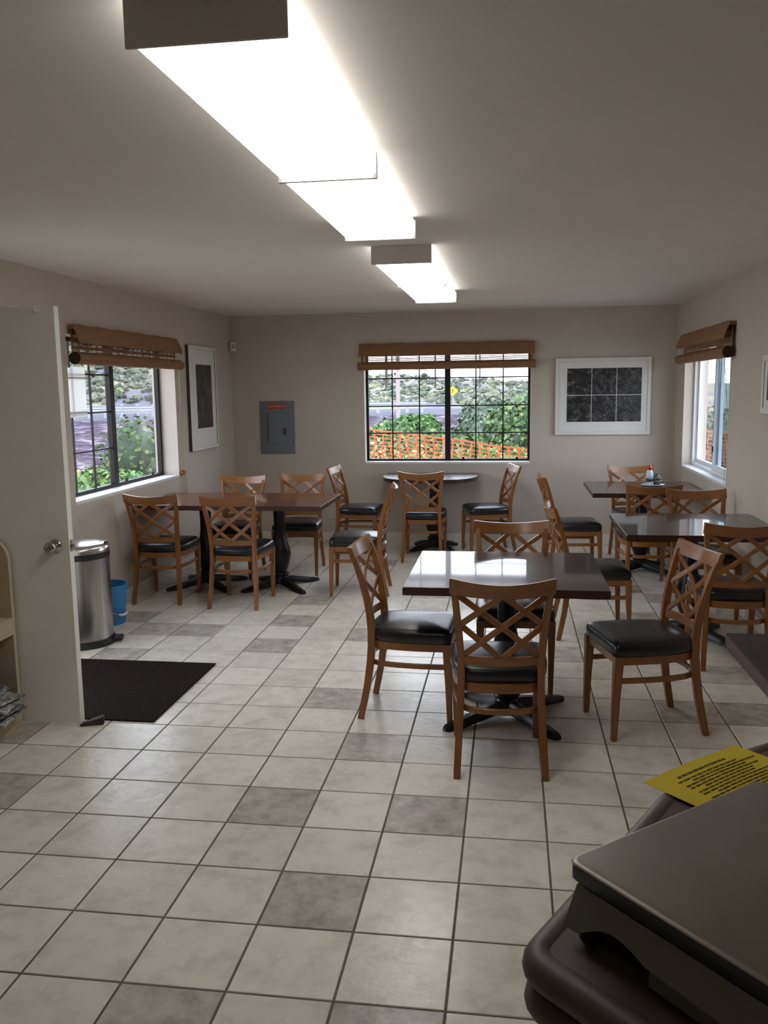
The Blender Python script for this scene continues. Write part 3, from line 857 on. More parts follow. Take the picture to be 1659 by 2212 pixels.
# six-panel picture on the far wall
t = thing('framed_picture', 'white framed picture of six dark panels on the far wall', 'picture', (2.618, YF, 1.54))
def picture(t, w, h, fw, depth, side, artpanels, frame_m):
    bm = bmesh.new(); frame_rect(bm, 'y', -depth, -.001, -w / 2, w / 2, -h / 2, h / 2, fw)
    bm.normal_update()
    for f in bm.faces:
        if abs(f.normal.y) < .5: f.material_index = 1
    obj('picture_frame', bm, [frame_m, side], t)
    obj('mat_board', boxes([((-w / 2 + fw * .8, -depth + .008, -h / 2 + fw * .8), (w / 2 - fw * .8, -.004, h / 2 - fw * .8))]), M['matboard'], t)
    for k, (x0, x1, z0, z1, mm) in enumerate(artpanels):
        bm = bmesh.new(); xc, zc = (x0 + x1) / 2, (z0 + z1) / 2
        box(bm, (x0 - xc, -.0012, z0 - zc), (x1 - xc, .001, z1 - zc))
        o = obj('print_panel', bm, mm, t); o.location = (xc, -depth + .0072, zc)
pan = []
AX0, AX1, AZ0, AZ1 = -.362, .388, -.262, .29
for a in range(3):
    for b in range(2):
        w_ = (AX1 - AX0) / 3; h_ = (AZ1 - AZ0) / 2
        mm = art('relief_print_%d' % (a * 2 + b), (.024, .023, .025), (.055, .053, .055), (.14, .135, .13), 9 + 1.5 * a, (1 + .2 * a, 1, 1.5 - .3 * b), 4 + a, a * 3.1 + b * 7.7 + 1)
        pan.append((AX0 + a * w_ + .003, AX0 + (a + 1) * w_ - .003, AZ0 + b * h_ + .003, AZ0 + (b + 1) * h_ - .003, mm))
picture(t, .955, .785, .035, .032, M['frame_grey'], pan, M['frame_white'])
# tall picture on the left wall
t = thing('framed_picture', 'tall narrow framed dark print beside the dark window, near the corner', 'picture', (XL, 5.53, 1.58), PI / 2)
picture(t, .76, 1.0, .03, .034, M['frame_dark'], [(-.19, .24, -.29, .325, M['print2'])], M['frame_white'])
obj('inner_mat', boxes([((-.30, -.0268, -.45), (.33, -.025, .42))]), M['matboard'], t)
# sliver of a picture on the right wall
t = thing('framed_picture', 'pale framed picture on the wall past the white window, mostly cut off', 'picture', (XR, 3.06, 1.64), -PI / 2)
picture(t, .62, .38, .04, .02, M['frame_grey'], [(-.2, .2, -.1, .1, M['print2'])], M['frame_white'])

t = thing('motion_detector', 'small ivory detector mounted high in the corner by the tall picture', 'detector', (XL + .035, YF - .035, 2.12), math.radians(45))
bm = bmesh.new(); box(bm, (-.035, -.028, -.05), (.035, .028, .05), .008); obj('housing', bm, M['outlet'], t)
bm = bmesh.new()
for k in range(3):
    for q in range(3): box(bm, (-.022 + q * .016, -.0295, -.02 + k * .016), (-.012 + q * .016, -.027, -.01 + k * .016))
obj('sensor_grille', bm, M['outlet_dark'], t)
t = thing('wall_outlet', 'ivory wall outlet low on the far wall beside the long table', 'outlet', (-.26, YF, .31))
bm = bmesh.new(); box(bm, (-.036, -.006, -.058), (.036, -.0003, .058), .003); obj('cover_plate', bm, M['outlet'], t)
bm = bmesh.new()
for z in (-.022, .022):
    for x in (-.007, .007): box(bm, (x - .0015, -.0066, z - .006), (x + .0015, -.0055, z + .006))
obj('socket_slot', bm, M['outlet_dark'], t)

# ------------------------------------------------------------------ trash bin, bucket, mat
t = thing('trash_bin', 'stainless steel step trash bin standing behind the open door', 'trash can', (-1.112, 2.525, 0), math.radians(20))
R_ = .188
bm = bmesh.new(); lathe(bm, [(R_ - .006, .045), (R_, .05), (R_, .585), (R_ - .004, .587)], n=56, cap=False); obj('bin_body', bm, M['steel'], t, True, 40)
bm = bmesh.new(); lathe(bm, [(.0, .0), (R_ + .006, .0), (R_ + .010, .012), (R_ + .008, .045), (R_ - .004, .052), (.0, .052)], n=56, cap=False); obj('base_ring', bm, M['black_plastic'], t, True, 40)
bm = bmesh.new(); lathe(bm, [(R_ - .004, .58), (R_ + .005, .585), (R_ + .005, .615), (R_ - .002, .62)], n=56, cap=False); obj('rim_band', bm, M['black_plastic'], t, True, 40)
bm = bmesh.new(); lathe(bm, [(R_ - .002, .619), (R_ + .003, .622), (R_ + .003, .653), (R_ - .008, .667), (R_ - .03, .675), (.10, .685), (.0, .688)], n=56, cap=False); obj('lid', bm, M['steel_lid'], t, True, 50)
bm = bmesh.new(); box(bm, (.10, -.045, .010), (R_ + .062, .045, .036), .012, 3); obj('foot_pedal', bm, M['black_plastic'], t, True, 50)
bm = bmesh.new(); box(bm, (R_ - .025, -.03, .67), (R_ - .005, .03, .683), .004); obj('lid_hinge', bm, M['black_plastic'], t)

t = thing('bucket', 'blue plastic bucket on the floor between bin and lattice chair', 'bucket', (-1.183, 3.02, 0))
bm = bmesh.new()
lathe(bm, [(.0, .0), (.118, .0), (.121, .004), (.135, .228), (.135, .233), (.142, .235), (.142, .246), (.136, .248), (.140, .277), (.144, .279), (.144, .286), (.137, .286), (.117, .01), (.0, .01)], n=44, cap=False); obj('bucket_body', bm, M['blue'], t, True, 35)
bm = bmesh.new()
tube(bm, [(.147 * math.cos(a), .147 * math.sin(a), .255 - .16 * abs(math.sin((a + .9) / 1.0)) if False else .25 - .175 * math.sin((a + 1.9) / 3.14 * PI)) for a in [-1.9 + 3.14 * k / 20 for k in range(21)]], .0028, 6)
obj('bail_wire', bm, M['wire'], t)
a0 = -.33
bm = bmesh.new(); tube(bm, [(.150 * math.cos(a), .150 * math.sin(a), .25 - .175 * math.sin((a + 1.9) / 3.14 * PI)) for a in (a0 - .3, a0 - .15, a0, a0 + .15, a0 + .3)], .009, 10); obj('hand_grip', bm, M['handle_white'], t, True)

bm = bmesh.new(); box(bm, (-1.27, 1.235, .0005), (-.078, 2.17, .009), .003)
tag(obj('doormat', bm, M['mat']), 'dark brown ribbed doormat on the tiles by the open door', 'doormat')

# ------------------------------------------------------------------ cream shelf unit and newspapers
sx0, sx1 = XL + .003, -.725
su = thing('shelf_unit', 'cream painted open shelf unit in front of the open door', 'shelf unit', (0, 0, 0))
def side_panel(y):
    bm = bmesh.new(); h = .955; r = .11
    prof = [(sx0, .0), (sx1, .0), (sx1, h - r)] + [(sx1 - r + r * math.cos(a), h - r + r * math.sin(a)) for a in [PI / 2 * k / 10 for k in range(1, 11)]] + [(sx0, h)]
    lo = [bm.verts.new((x, y, z)) for x, z in prof]; hi = [bm.verts.new((x, y + .022, z)) for x, z in prof]
    bm.faces.new(lo); bm.faces.new(list(reversed(hi)))
    for i in range(len(prof)): j = (i + 1) % len(prof); bm.faces.new((lo[j], lo[i], hi[i], hi[j]))
    bm.normal_update()
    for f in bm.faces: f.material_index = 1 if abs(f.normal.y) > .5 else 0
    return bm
obj('side_panel', side_panel(1.108), [M['cream'], M['cream_shaded']], su)
obj('side_panel', side_panel(-.25), [M['cream'], M['cream_shaded']], su)
obj('shelf', boxes([((sx0, -.228, .535), (sx1 - .02, 1.108, .558))]), M['cream'], su)
obj('shelf_nosing', boxes([((sx1 - .02, -.228, .475), (sx1 + .003, 1.108, .562))], .004), M['cream'], su)
obj('shelf', boxes([((sx0, -.228, .09), (sx1 - .02, 1.108, .112))]), M['cream'], su)
obj('toe_board', boxes([((sx1 - .018, -.228, 0), (sx1 + .002, 1.108, .115))], .003), M['cream'], su)
obj('back_panel', boxes([((sx0, -.228, .0), (sx0 + .012, 1.108, .955))]), M['cream_shaded'], su)
news = [(.985, -.80, .114, 8, 'open newspaper at the bottom of the pile on the low cream shelf'),
        (.965, -.81, .142, -5, 'folded newspaper second from the bottom on the low cream shelf'),
        (.985, -.80, .172, 12, 'folded newspaper with a dark photograph, in the middle of the pile'),
        (.96, -.82, .202, -10, 'folded newspaper second from the top of the pile on the shelf'),
        (.95, -.86, .232, 6, 'newspaper lying on top of the pile on the low cream shelf')]
for k, (y, x, z, a, lab) in enumerate(news):
    t = thing('newspaper', lab, 'newspaper', (x, y - .06, z), math.radians(a), 'newspapers on the low shelf')
    bm = bmesh.new(); rings = []
    for q in range(9):
        xx = -.16 + .32 * q / 8
        zz = .004 * math.sin(q * .9 + k) + (-.0 if q < 7 else -.004 * (q - 6))
        rings.append([(xx, -.13, zz + .005), (xx, .13, zz + .005), (xx, .13, zz + .018), (xx, -.13, zz + .018)])
    loft(bm, rings); soften(bm, .004, 2, 60)
    obj('folded_sheets', bm, M['news'], t)
    if k == 2:
        obj('photograph', boxes([((-.02, -.10, .0225), (.12, .02, .0236))]), M['latch_dark'], t)
    if k == 4:
        bm = bmesh.new(); box(bm, (.06, -.1, .0225), (.15, .1, .0245)); obj('front_page', bm, M['panel_grey'], t)

# ------------------------------------------------------------------ counter, scale, flyer
cp = [(1.690, -1.660), (1.962, -1.158), (2.150, -.955), (2.60, -.635), (3.325, -.635), (3.325, -2.5), (2.40, -2.5), (2.02, -1.975)]
cp = [cp[0]] + list(reversed(cp[1:]))   # counter-clockwise
ct = thing('service_counter', 'dark brown counter with a doubled rounded edge under the scale', 'counter')
def inset(poly, d):
    n = len(poly); out = []
    for i in range(n):
        p0, p1, p2 = Vector(poly[i - 1]), Vector(poly[i]), Vector(poly[(i + 1) % n])
        a = (p1 - p0).normalized(); b = (p2 - p1).normalized()
        na = Vector((-a.y, a.x)); nb = Vector((-b.y, b.x)); m_ = (na + nb).normalized()
        out.append(tuple(p1 + m_ * d / max(.3, m_.dot(na))))
    return out
def roll_edge(z, r, d):
    q = inset(cp, d); bm = bmesh.new(); pts = []
    n = len(q)
    for i in range(n):                       # rounded corners
        p0, p1, p2 = Vector(q[i - 1]), Vector(q[i]), Vector(q[(i + 1) % n])
        a = p1 + (p0 - p1).normalized() * .03; b = p1 + (p2 - p1).normalized() * .03
        for k in range(6):
            f = k / 5; pts.append(tuple((1 - f) ** 2 * a + 2 * f * (1 - f) * p1 + f * f * b))
    m_ = len(pts); rings = []
    for i in range(m_):
        d = (Vector(pts[(i + 1) % m_]) - Vector(pts[i - 1])).normalized(); nx = Vector((d.y, -d.x))
        rings.append([(pts[i][0] + nx.x * r * math.cos(2 * PI * k / 18), pts[i][1] + nx.y * r * math.cos(2 * PI * k / 18), z + r * math.sin(2 * PI * k / 18)) for k in range(18)])
    rings.append(rings[0]); loft(bm, rings, True, False); bmesh.ops.remove_doubles(bm, verts=bm.verts, dist=1e-6)
    return bm
obj('upper_edge', roll_edge(.899, .0235, .0235), M['laminate'], ct, True)
obj('lower_edge', roll_edge(.852, .0235, .026), M['laminate'], ct, True)
bm = bmesh.new(); prism(bm, inset(cp, .03), .83, .9185); obj('countertop', bm, M['laminate'], ct)
bm = bmesh.new(); prism(bm, inset(cp, .09), 0, .83); obj('counter_body', bm, M['laminate'], ct)

import math as _m
sa = math.radians(41)
sc_ = thing('weighing_scale', 'steel topped weighing scale on the brown counter', 'scale', (1.762, -1.615, .919), sa)
# local: x along far edge (away to the right), -y toward the camera side edge
bm = bmesh.new()
PW, PD = .415, .36
def rrect(x0, x1, y0, y1, r, z, n=5):
    out = []
    for cx_, cy_, a0 in ((x1 - r, y1 - r, 0), (x0 + r, y1 - r, PI / 2), (x0 + r, y0 + r, PI), (x1 - r, y0 + r, 1.5 * PI)):
        for k in range(n + 1): a = a0 + PI / 2 * k / n; out.append((cx_ + r * math.cos(a), cy_ + r * math.sin(a), z))
    return out
loft(bm, [rrect(.001, PW - .001, -PD + .001, -.001, .014, .1062), rrect(0, PW, -PD, 0, .014, .1075), rrect(.002, PW - .002, -PD + .002, -.002, .014, .1095), rrect(.006, PW - .006, -PD + .006, -.006, .014, .1108)])
obj('platter', bm, M['scale_steel'], sc_, True, 60)
bm = bmesh.new(); loft(bm, [rrect(.005, PW - .005, -PD + .005, -.005, .012, .083), rrect(.0015, PW - .0015, -PD + .0015, -.0015, .013, .087), rrect(.0015, PW - .0015, -PD + .0015, -.0015, .013, .1062)])
obj('platter_shade_tray', bm, M['black_plastic'], sc_, True, 60)  # black under-tray; its colour also stands in for the platter edge's shade
# housing with an arched cut along the side that faces the camera
bm = bmesh.new()
x0, x1 = -.004, PW - .01
prof = [(-PD + .012, .030)]
for k in range(0, 11):
    a = PI * k / 10; prof.append((-PD + .1 + 0, .03))
def house_side(x):
    # front-left face runs along local -y; build its outline in (y, z)
    p = [(-.008, .028), (-.012, .078), (-PD + .012, .078), (-PD + .008, .024), (-PD + .09, .024)]
    for k in range(0, 9):
        f = k / 8
        p.append((-PD + .09 + f * (PD - .15), .024 + .0 * f))
    return p
yo = [-.006, -.05] 
out = [(-.004, .020), (-.03, .022)]
for k in range(9):
    f = k / 8; out.append((-.03 - .055 * f, .022 + .024 * math.sin(f * PI / 2)))
for k in range(1, 9):
    f = k / 8; out.append((-.085 - .05 * f, .046 - .010 * (1 - math.cos(f * PI / 2))))
out += [(-.20, .034), (-PD + .01, .030), (-PD + .012, .078), (-.012, .078)]
A = [bm.verts.new((-.008 + .016 * (z - .02) / .058, y, z)) for y, z in out]; Bv = [bm.verts.new((PW - .016 * (z - .02) / .058, y, z)) for y, z in out]
bm.faces.new(A); bm.faces.new(list(reversed(Bv)))
for i in range(len(out)): j = (i + 1) % len(out); bm.faces.new((A[j], A[i], Bv[i], Bv[j]))
obj('housing', bm, M['scale_body'], sc_)
bm = bmesh.new(); box(bm, (.02, -PD + .03, .004), (PW - .03, -.03, .034), .003); obj('base_tray', bm, M['black_plastic'], sc_)
bm = bmesh.new(); box(bm, (.004, -.30, .006), (.03, -.135, .0335), .002); obj('side_plate', bm, M['scale_panel'], sc_)
for x, y in ((.025, -.02), (PW - .04, -.02), (.025, -PD + .04), (PW - .04, -PD + .04)):
    bm = bmesh.new(); lathe(bm, [(.0, .0), (.014, .0), (.014, .024), (.0, .024)], (x, y, 0), 16, cap=False); obj('foot', bm, M['black_plastic'], sc_)
bm = bmesh.new(); box(bm, (.06, -.055, .079), (.09, -.03, .087)); box(bm, (PW - .09, -PD + .05, .079), (PW - .06, -PD + .08, .087)); obj('platter_support', bm, M['black_plastic'], sc_)

fl = thing('yellow_flyer', 'bright yellow printed flyer lying on the counter behind the scale', 'flyer', (1.930, -1.152, .9245), math.radians(42.5))
bm = bmesh.new(); rings = []
for k in range(13):
    x = .282 * k / 12; z = .004 * math.sin(k / 12 * PI) + .0
    rings.append([(x, -.216, z), (x, 0, z + .0), (x, 0, z + .0007), (x, -.216, z + .0007)])
loft(bm, rings); obj('sheet', bm, M['yellow'], fl)
bm = bmesh.new()
rnd = random.Random(3)
y = -.030; line = 0
while y > -.205:
    x = .06 if line in (0,) else .045 + .03 * (line % 3 == 2)
    xe = .20 if line == 0 else (.262 - .05 * rnd.random())
    hh = .0050 if line == 0 else .0034
    while x < xe:
        w_ = .006 + .014 * rnd.random(); w_ = min(w_, xe - x + .004)
        zz = .0008 + .004 * math.sin(min(1, (x + w_ / 2) / .282) * PI) + .0004
        box(bm, (x, y - hh / 2, zz - .0004), (x + w_, y + hh / 2, zz + .0003)); x += w_ + .0032
    y -= .0135 if line == 0 else .0088; line += 1
obj('printed_text', bm, M['ink'], fl)

# ------------------------------------------------------------------ outside
CAMP = Vector((1.685, -2.700, 1.645))
def lerp1(tab, x):
    if x <= tab[0][0]: return tab[0][1]
    for (a, va), (b, vb) in zip(tab, tab[1:]):
        if x <= b: return va + (vb - va) * (x - a) / (b - a)
    return tab[-1][1]
RIDGE = [(-60, 8), (-32, 7.5), (-22, 6.0), (-16, 2.6), (-12, 1.15), (-9.7, .95), (-7, .85), (-4.3, .55), (-1, .42), (1.5, .18), (5, .1), (10, .05), (14, .02), (60, .0)]
def ground_z(az, r):
    base = lerp1([(0, -.45), (14, -.45), (22, -.8), (36, -1.5), (52, -.02), (56, .06), (67, .1), (75, .25)], r)
    base += .10 * math.sin(az * .9 + r * .35) * min(1, r / 20) if r < 54 else 0
    if r > 75:
        e = math.radians(lerp1(RIDGE, az))
        rr = 300 if az > -14 else 190
        top = 1.645 + rr * math.tan(e)
        f = min(1, (r - 75) / (rr - 75)); f = f ** .85
        base = .25 + (top - .25) * f
        base += (1 - abs(2 * f - 1)) * (.9 * math.sin(az * 1.3 + r * .05) + .5 * math.sin(az * 3.1))
        if r > rr + 1: base = top - (r - rr) * .02
    return base
bm = bmesh.new()
rs = [.0, 4, 8, 11, 14, 18, 22, 27, 32, 38, 42, 46, 50, 54, 56, 60, 64, 67, 70, 75, 82, 90, 100, 112, 125, 140, 155, 172, 190, 210, 235, 265, 300, 340, 420, 600]
azs = [-75 + k * .75 for k in range(int(150 / .75) + 1)]
V = [[bm.verts.new((CAMP.x + r * math.sin(math.radians(a)), CAMP.y + r * math.cos(math.radians(a)), ground_z(a, r) if r > 0 else -.45)) for a in azs] for r in rs[1:]]
for i in range(len(V) - 1):
    for j in range(len(azs) - 1):
        f = bm.faces.new((V[i][j + 1], V[i][j], V[i + 1][j], V[i + 1][j + 1])); rm = rs[i + 1]
        f.material_index = 0 if rm < 30 else (1 if rm < 54 else (2 if rm < 67 else 3)); f.smooth = True
        if rm >= 54 and rm < 67 and azs[j] > 6: f.material_index = 0
g_ = obj('ground_outside', bm, [M['ground'], M['rock'], M['road'], M['hill']])
tag(g_, 'dry ground, lava rock bank, road and scrub hillside beyond the windows', 'ground', None, 'structure')
bm = bmesh.new(); rings = []
FR = [(-40, 3.0), (-20, 2.2), (-12, 1.25), (-9.7, .95), (-6.5, .78), (-5, .70), (-2, .58), (0, .38), (1.2, .22), (3, .18), (8, .14), (12, .10), (20, .06), (40, .03)]
for r, k in ((900, -.3), (1000, 1.), (1400, 1.)):
    rings.append([(CAMP.x + r * math.sin(math.radians(a)), CAMP.y + r * math.cos(math.radians(a)), 1.645 + min(r, 1000) * math.tan(math.radians(lerp1(FR, a) + .04 * math.sin(a * 2.3)) * max(k, -.2))) for a in [-40 + .5 * q for q in range(161)]])
loft(bm, rings, False, False)
tag(obj('hill', bm, M['far_hill'], None, True), 'hazy lavender ridge on the horizon', 'hill', None, 'structure')

def foliage(name, mats, cx, cy, z0, rx, ry, h, n, leaf, seed, label, cat='bush', group=None, lumps=9):
    rr = random.Random(seed)
    t = thing(name, label, cat, (cx, cy, z0), 0, group)
    cs = []
    for k in range(lumps):
        a = rr.uniform(0, 2 * PI); q = rr.uniform(0, .62)
        cs.append((Vector((rx * q * math.cos(a), ry * q * math.sin(a), h * rr.uniform(.28, .72))), rr.uniform(.32, .52)))
    bm = bmesh.new()
    for k in range(n):
        c, s = rr.choice(cs)
        d = Vector((rr.gauss(0, 1), rr.gauss(0, 1), rr.gauss(0, 1))).normalized()
        p = c + Vector((d.x * rx * s, d.y * ry * s, d.z * h * s * .75)) * rr.uniform(.75, 1.08)
        if p.z < .02: p.z = rr.uniform(.02, .2)
        nn = (d + Vector((rr.gauss(0, .5), rr.gauss(0, .5), rr.gauss(0, .5)))).normalized()
        u = nn.orthogonal().normalized(); u.rotate(Matrix.Rotation(rr.uniform(0, 6.3), 3, nn)); v = nn.cross(u)
        L_ = leaf * rr.uniform(.7, 1.3); W_ = L_ * .42
        q = [p - u * L_ * .5, p + v * W_ + nn * L_ * .06, p + u * L_ * .5, p - v * W_ + nn * L_ * .06]
        bm.faces.new([bm.verts.new(x) for x in q])
    obj('leaves', bm, mats, t)
    bm = bmesh.new()
    for c, s in cs[:6]:
        tube(bm, [(c.x * .1, c.y * .1, -.02), (c.x * .5, c.y * .5, c.z * .5), (c.x, c.y, c.z)], [.02, .015, .006], 6)
    obj('stems', bm, M['trunk'], t)
    # dense heart of the bush
    bm = bmesh.new()
    for c, s in cs:
        r_ = bmesh.ops.create_icosphere(bm, subdivisions=2, radius=1.)
        for v in r_['verts']: v.co = Vector((v.co.x * rx * s * .74, v.co.y * ry * s * .74, v.co.z * h * s * .54)) * (1 + .16 * math.sin(v.co.x * 9 + v.co.y * 7 + v.co.z * 8)) + c
    obj('inner_foliage', bm, M['leaf_b'], t, True)
    return t
def at(az, r): return CAMP.x + r * math.sin(math.radians(az)), CAMP.y + r * math.cos(math.radians(az))
BG = 'bushes outside the windows'
# seen through the wide window  (az -9.7 .. 1.3)
for k, (az, r, rx, h, lab, mm) in enumerate([
        (1.3, 18.5, 1.35, 1.95, 'broad green bush at the edge of the wide window\'s last panes', 'leaf_a'),
        (-1.5, 22.4, 1.6, 2.1, 'rounded grey-green bush right of the wide window mullion', 'leaf_b'),
        (-4.5, 17.6, 1.05, 1.3, 'low light green bush behind the wide window mullion', 'leaf_a'),
        (-6.9, 24.0, 1.2, 1.95, 'low green bush seen past the orange net, left of the mullion', 'leaf_d'),
        (-9.9, 20.5, .9, 1.65, 'small green bush at the panel side of the wide window', 'leaf_a'),
        (2.6, 33.0, 2.4, 3.1, 'taller grey-green tree behind the bushes past the wide window', 'leaf_b')]):
    x, y = at(az, r)
    foliage('outdoor_bush', M[mm], x, y, ground_z(az, r) - .02, rx, rx, h, 7000, .12, 20 + k, lab, 'bush', BG, 12)
# seen through the dark left window (az -28 .. -22)
for k, (az, r, rx, h, lab, mm) in enumerate([
        (-22.3, 15.6, 1.35, 1.85, 'leafy green bush in the open half of the dark window', 'leaf_a'),
        (-25.2, 12.6, .75, .95, 'low bright green bush at the mullion of the dark window', 'leaf_d'),
        (-27.6, 14.9, 1.0, 1.0, 'pale weedy bush in the gridded half of the dark window', 'leaf_c'),
        (-22.6, 11.0, .7, .75, 'short green bush low in the open half of the dark window', 'leaf_d')]):
    x, y = at(az, r)
    foliage('outdoor_bush', M[mm], x, y, ground_z(az, r) - .02, rx, rx, h, 7000, .085, 50 + k, lab, 'bush', BG, 11)
for k, (az, r, rx, h, lab, mm) in enumerate([
        (11.6, 30.0, 2.6, 2.0, 'grey-green bush seen through the white vinyl window', 'leaf_b'),
        (14.0, 26.0, 2.4, 1.9, 'second grey-green bush through the tinted pane of the white window', 'leaf_b')]):
    x, y = at(az, r)
    foliage('outdoor_bush', M[mm], x, y, ground_z(az, r) - .02, rx, rx, h, 4000, .16, 70 + k, lab, 'bush', BG, 10)

# weeds behind the net : uncountable
bm = bmesh.new(); rr = random.Random(11)
for k in range(16000):
    x = rr.uniform(-1.5, 3.0); y = 10.3 - (x + 1.1) * .27 + .2 + rr.uniform(0, 2.6)
    hgt = rr.uniform(.3, 1.25) * (1.08 - .25 * (x + 1.5) / 4.4); big = k % 9 == 0 and x > .8
    if big: hgt = rr.uniform(.8, 1.2)
    z = -.47 + (hgt - .12 if big else hgt * rr.random() ** .7)
    ln = rr.uniform(.12, .22) if big else rr.uniform(.05, .15)
    p = Vector((x, y, z)); tip = p + Vector((rr.gauss(0, 1), rr.gauss(0, 1), rr.gauss(.5, .7))).normalized() * ln
    s_ = Vector((rr.gauss(0, 1), rr.gauss(0, 1), rr.gauss(0, .6))).normalized() * ln * .26
    mid = p.lerp(tip, .5)
    f = bm.faces.new([bm.verts.new(q) for q in (p, mid + s_, tip, mid - s_)]); f.material_index = 1 if big else 0
o = obj('weeds', bm, [M['leaf_c'], M['leaf_d']]); tag(o, 'yellow-green weeds and broad leaves growing behind the orange net', 'weeds', None, 'stuff')

# scrub on the hillside : uncountable
def ico(sub):
    b_ = bmesh.new(); bmesh.ops.create_icosphere(b_, subdivisions=sub, radius=1.); b_.verts.index_update()
    r_ = ([v.co.copy() for v in b_.verts], [tuple(v.index for v in f.verts) for f in b_.faces]); b_.free(); return r_
ICO = {1: ico(1), 2: ico(2)}
rr = random.Random(5); VV = []; FF = []
POLES = [(-8.1, 110), (-4.9, 130), (-2.0, 150)]
for k in range(5600):
    az = rr.uniform(-33, -19) if k % 2 else rr.uniform(-12, 6)
    r = 76 + 170 * rr.random() ** 1.3 if az > -14 else 76 + 90 * rr.random()
    x, y = at(az, r); z = ground_z(az, r)
    s_ = rr.uniform(.14, .42) * (1 + (r - 76) / 120)
    if az > -14 and k % 4 > 1: continue
    if any(math.hypot(x - at(*p)[0], y - at(*p)[1]) < 3.2 for p in POLES): continue
    fz = rr.uniform(.6, 1.); cv, cf = ICO[1 if r > 130 else 2]; n0 = len(VV)
    for c in cv:
        c = c * rr.uniform(.68, 1.25)
        VV.append((s_ * c.x * (1 + .3 * math.sin(7 * c.y + k)) + x, s_ * c.y * (1 + .25 * math.sin(6 * c.z + k)) + y, s_ * c.z * fz * (1 + .3 * math.sin(5 * c.x)) + z + s_ * .2))
    FF += [tuple(n0 + i for i in f) for f in cf]
me = bpy.data.meshes.new('hillside_scrub'); me.from_pydata(VV, [], FF); me.update()
bm = bmesh.new(); bm.from_mesh(me); bpy.data.meshes.remove(me)
o = obj('hillside_scrub', bm, M['scrub']); tag(o, 'grey-green scrub dotting the hillside behind the road', 'scrub', None, 'stuff')

# orange safety net with stakes
def net(name, label, top, drop, cell=.135):
    t = thing(name, label, 'safety fence', (0, 0, 0))
    pts = [Vector(p) for p in top]
    bm = bmesh.new()
    seg = [(b - a).length for a, b in zip(pts, pts[1:])]; tot = sum(seg)
    def along(s):
        for a, b, l in zip(pts, pts[1:], seg):
            if s <= l + 1e-6: return a.lerp(b, s / l)
            s -= l
        return pts[-1]
    n = int(tot / cell); m_ = int(drop / (cell * .40))
    grid = [[along(tot * i / n) + Vector((.012 * math.sin(i * .8 + j), .02 * math.sin(i * .5 + j * .4), -j * cell * .40 - .006 * math.sin(i * 1.1))) for i in range(n + 1)] for j in range(m_ + 1)]
    dirv = (pts[-1] - pts[0]).normalized(); nrm = Vector((-dirv.y, dirv.x, 0)) * .0025
    def strip(a, b, w):
        d = (b - a).normalized(); s_ = d.cross(nrm).normalized() * w
        q = [a - s_ - nrm, a + s_ - nrm, a + s_ + nrm, a - s_ + nrm]; e = [b - s_ - nrm, b + s_ - nrm, b + s_ + nrm, b - s_ + nrm]
        loft(bm, [q, e])
    for j in range(m_ + 1):
        for i in range(n): strip(grid[j][i], grid[j][i + 1], .0062 if j else .012)
    for i in range(n + 1):
        for j in range(m_): strip(grid[j][i], grid[j + 1][i], .0095)
    obj('net_mesh', bm, M['orange'], t)
    for p in (pts[0], pts[len(pts) // 2], pts[-1]):
        bm = bmesh.new(); tube(bm, [(p.x, p.y + .03, -.48), (p.x, p.y + .03, p.z + .04)], .016, 8); obj('stake', bm, M['pole_light'], t)
net('safety_net', 'orange plastic mesh fence sagging behind the wide window', [(-1.1, 10.2, 1.12), (-.1, 9.9, 1.03), (.75, 9.6, .94), (1.5, 9.4, .84), (2.35, 9.3, .74)], 1.15)
net('safety_net', 'orange plastic mesh fence outside the white vinyl window', [(3.75, 12.6, 1.02), (4.2, 11.0, 1.0), (4.9, 9.0, .97)], 1.2, .14)

# guardrail, poles, sign
t = thing('guardrail', 'white steel guardrail along the road beyond the windows', 'guardrail')
def road_pt(az, r=57.5): x, y = at(az, r); return Vector((x, y, ground_z(az, r)))
bm = bmesh.new(); rings = []
for k in range(60):
    az = -34 + 28.5 * k / 59; p = road_pt(az); d = Vector((math.sin(math.radians(az)), math.cos(math.radians(az)), 0))
    rings.append([p - d * .05 + Vector((0, 0, z)) + d * q for q, z in ((0, .45), (.04, .52), (.0, .6), (.04, .68), (0, .76), (.07, .76), (.09, .6), (.07, .45))])
loft(bm, rings); obj('rail_beam', bm, M['guard'], t)
for k in range(30):
    az = -33.8 + 28 * k / 29; p = road_pt(az)
    bm = bmesh.new(); box(bm, (p.x - .09, p.y - .02, p.z - .2), (p.x + .09, p.y + .14, p.z + .84)); obj('rail_post', bm, M['guard'], t)
def pole(label, az, r, h, mm, rad):
    x, y = at(az, r); z = ground_z(az, r)
    t = thing('utility_pole', label, 'utility pole', (x, y, z), 0, 'poles by the road')
    bm = bmesh.new(); lathe(bm, [(.0, -.3), (rad, -.3), (rad * .75, h), (.0, h)], n=12, cap=False); obj('pole_shaft', bm, M[mm], t, True, 40)
    bm = bmesh.new(); box(bm, (-.9, -.06, h - .5), (.9, .06, h - .38)); obj('crossarm', bm, M[mm], t)
pole('dark utility pole in the first pane column of the wide window', -8.1, 110, 9, 'pole_dark', .19)
pole('pale wooden pole in the second pane column of the wide window', -7.35, 30, 6.5, 'pole_light', .08)
pole('slim dark pole beside the wide window mullion', -4.9, 130, 10, 'pole_dark', .14)
pole('slim pole above the road in the fifth pane column', -2.0, 150, 8, 'pole_dark', .14)
x, y = at(-3.75, 70); z = ground_z(-3.75, 70)
t = thing('road_sign', 'yellow diamond road sign right of the wide window mullion', 'road sign', (x, y, z))
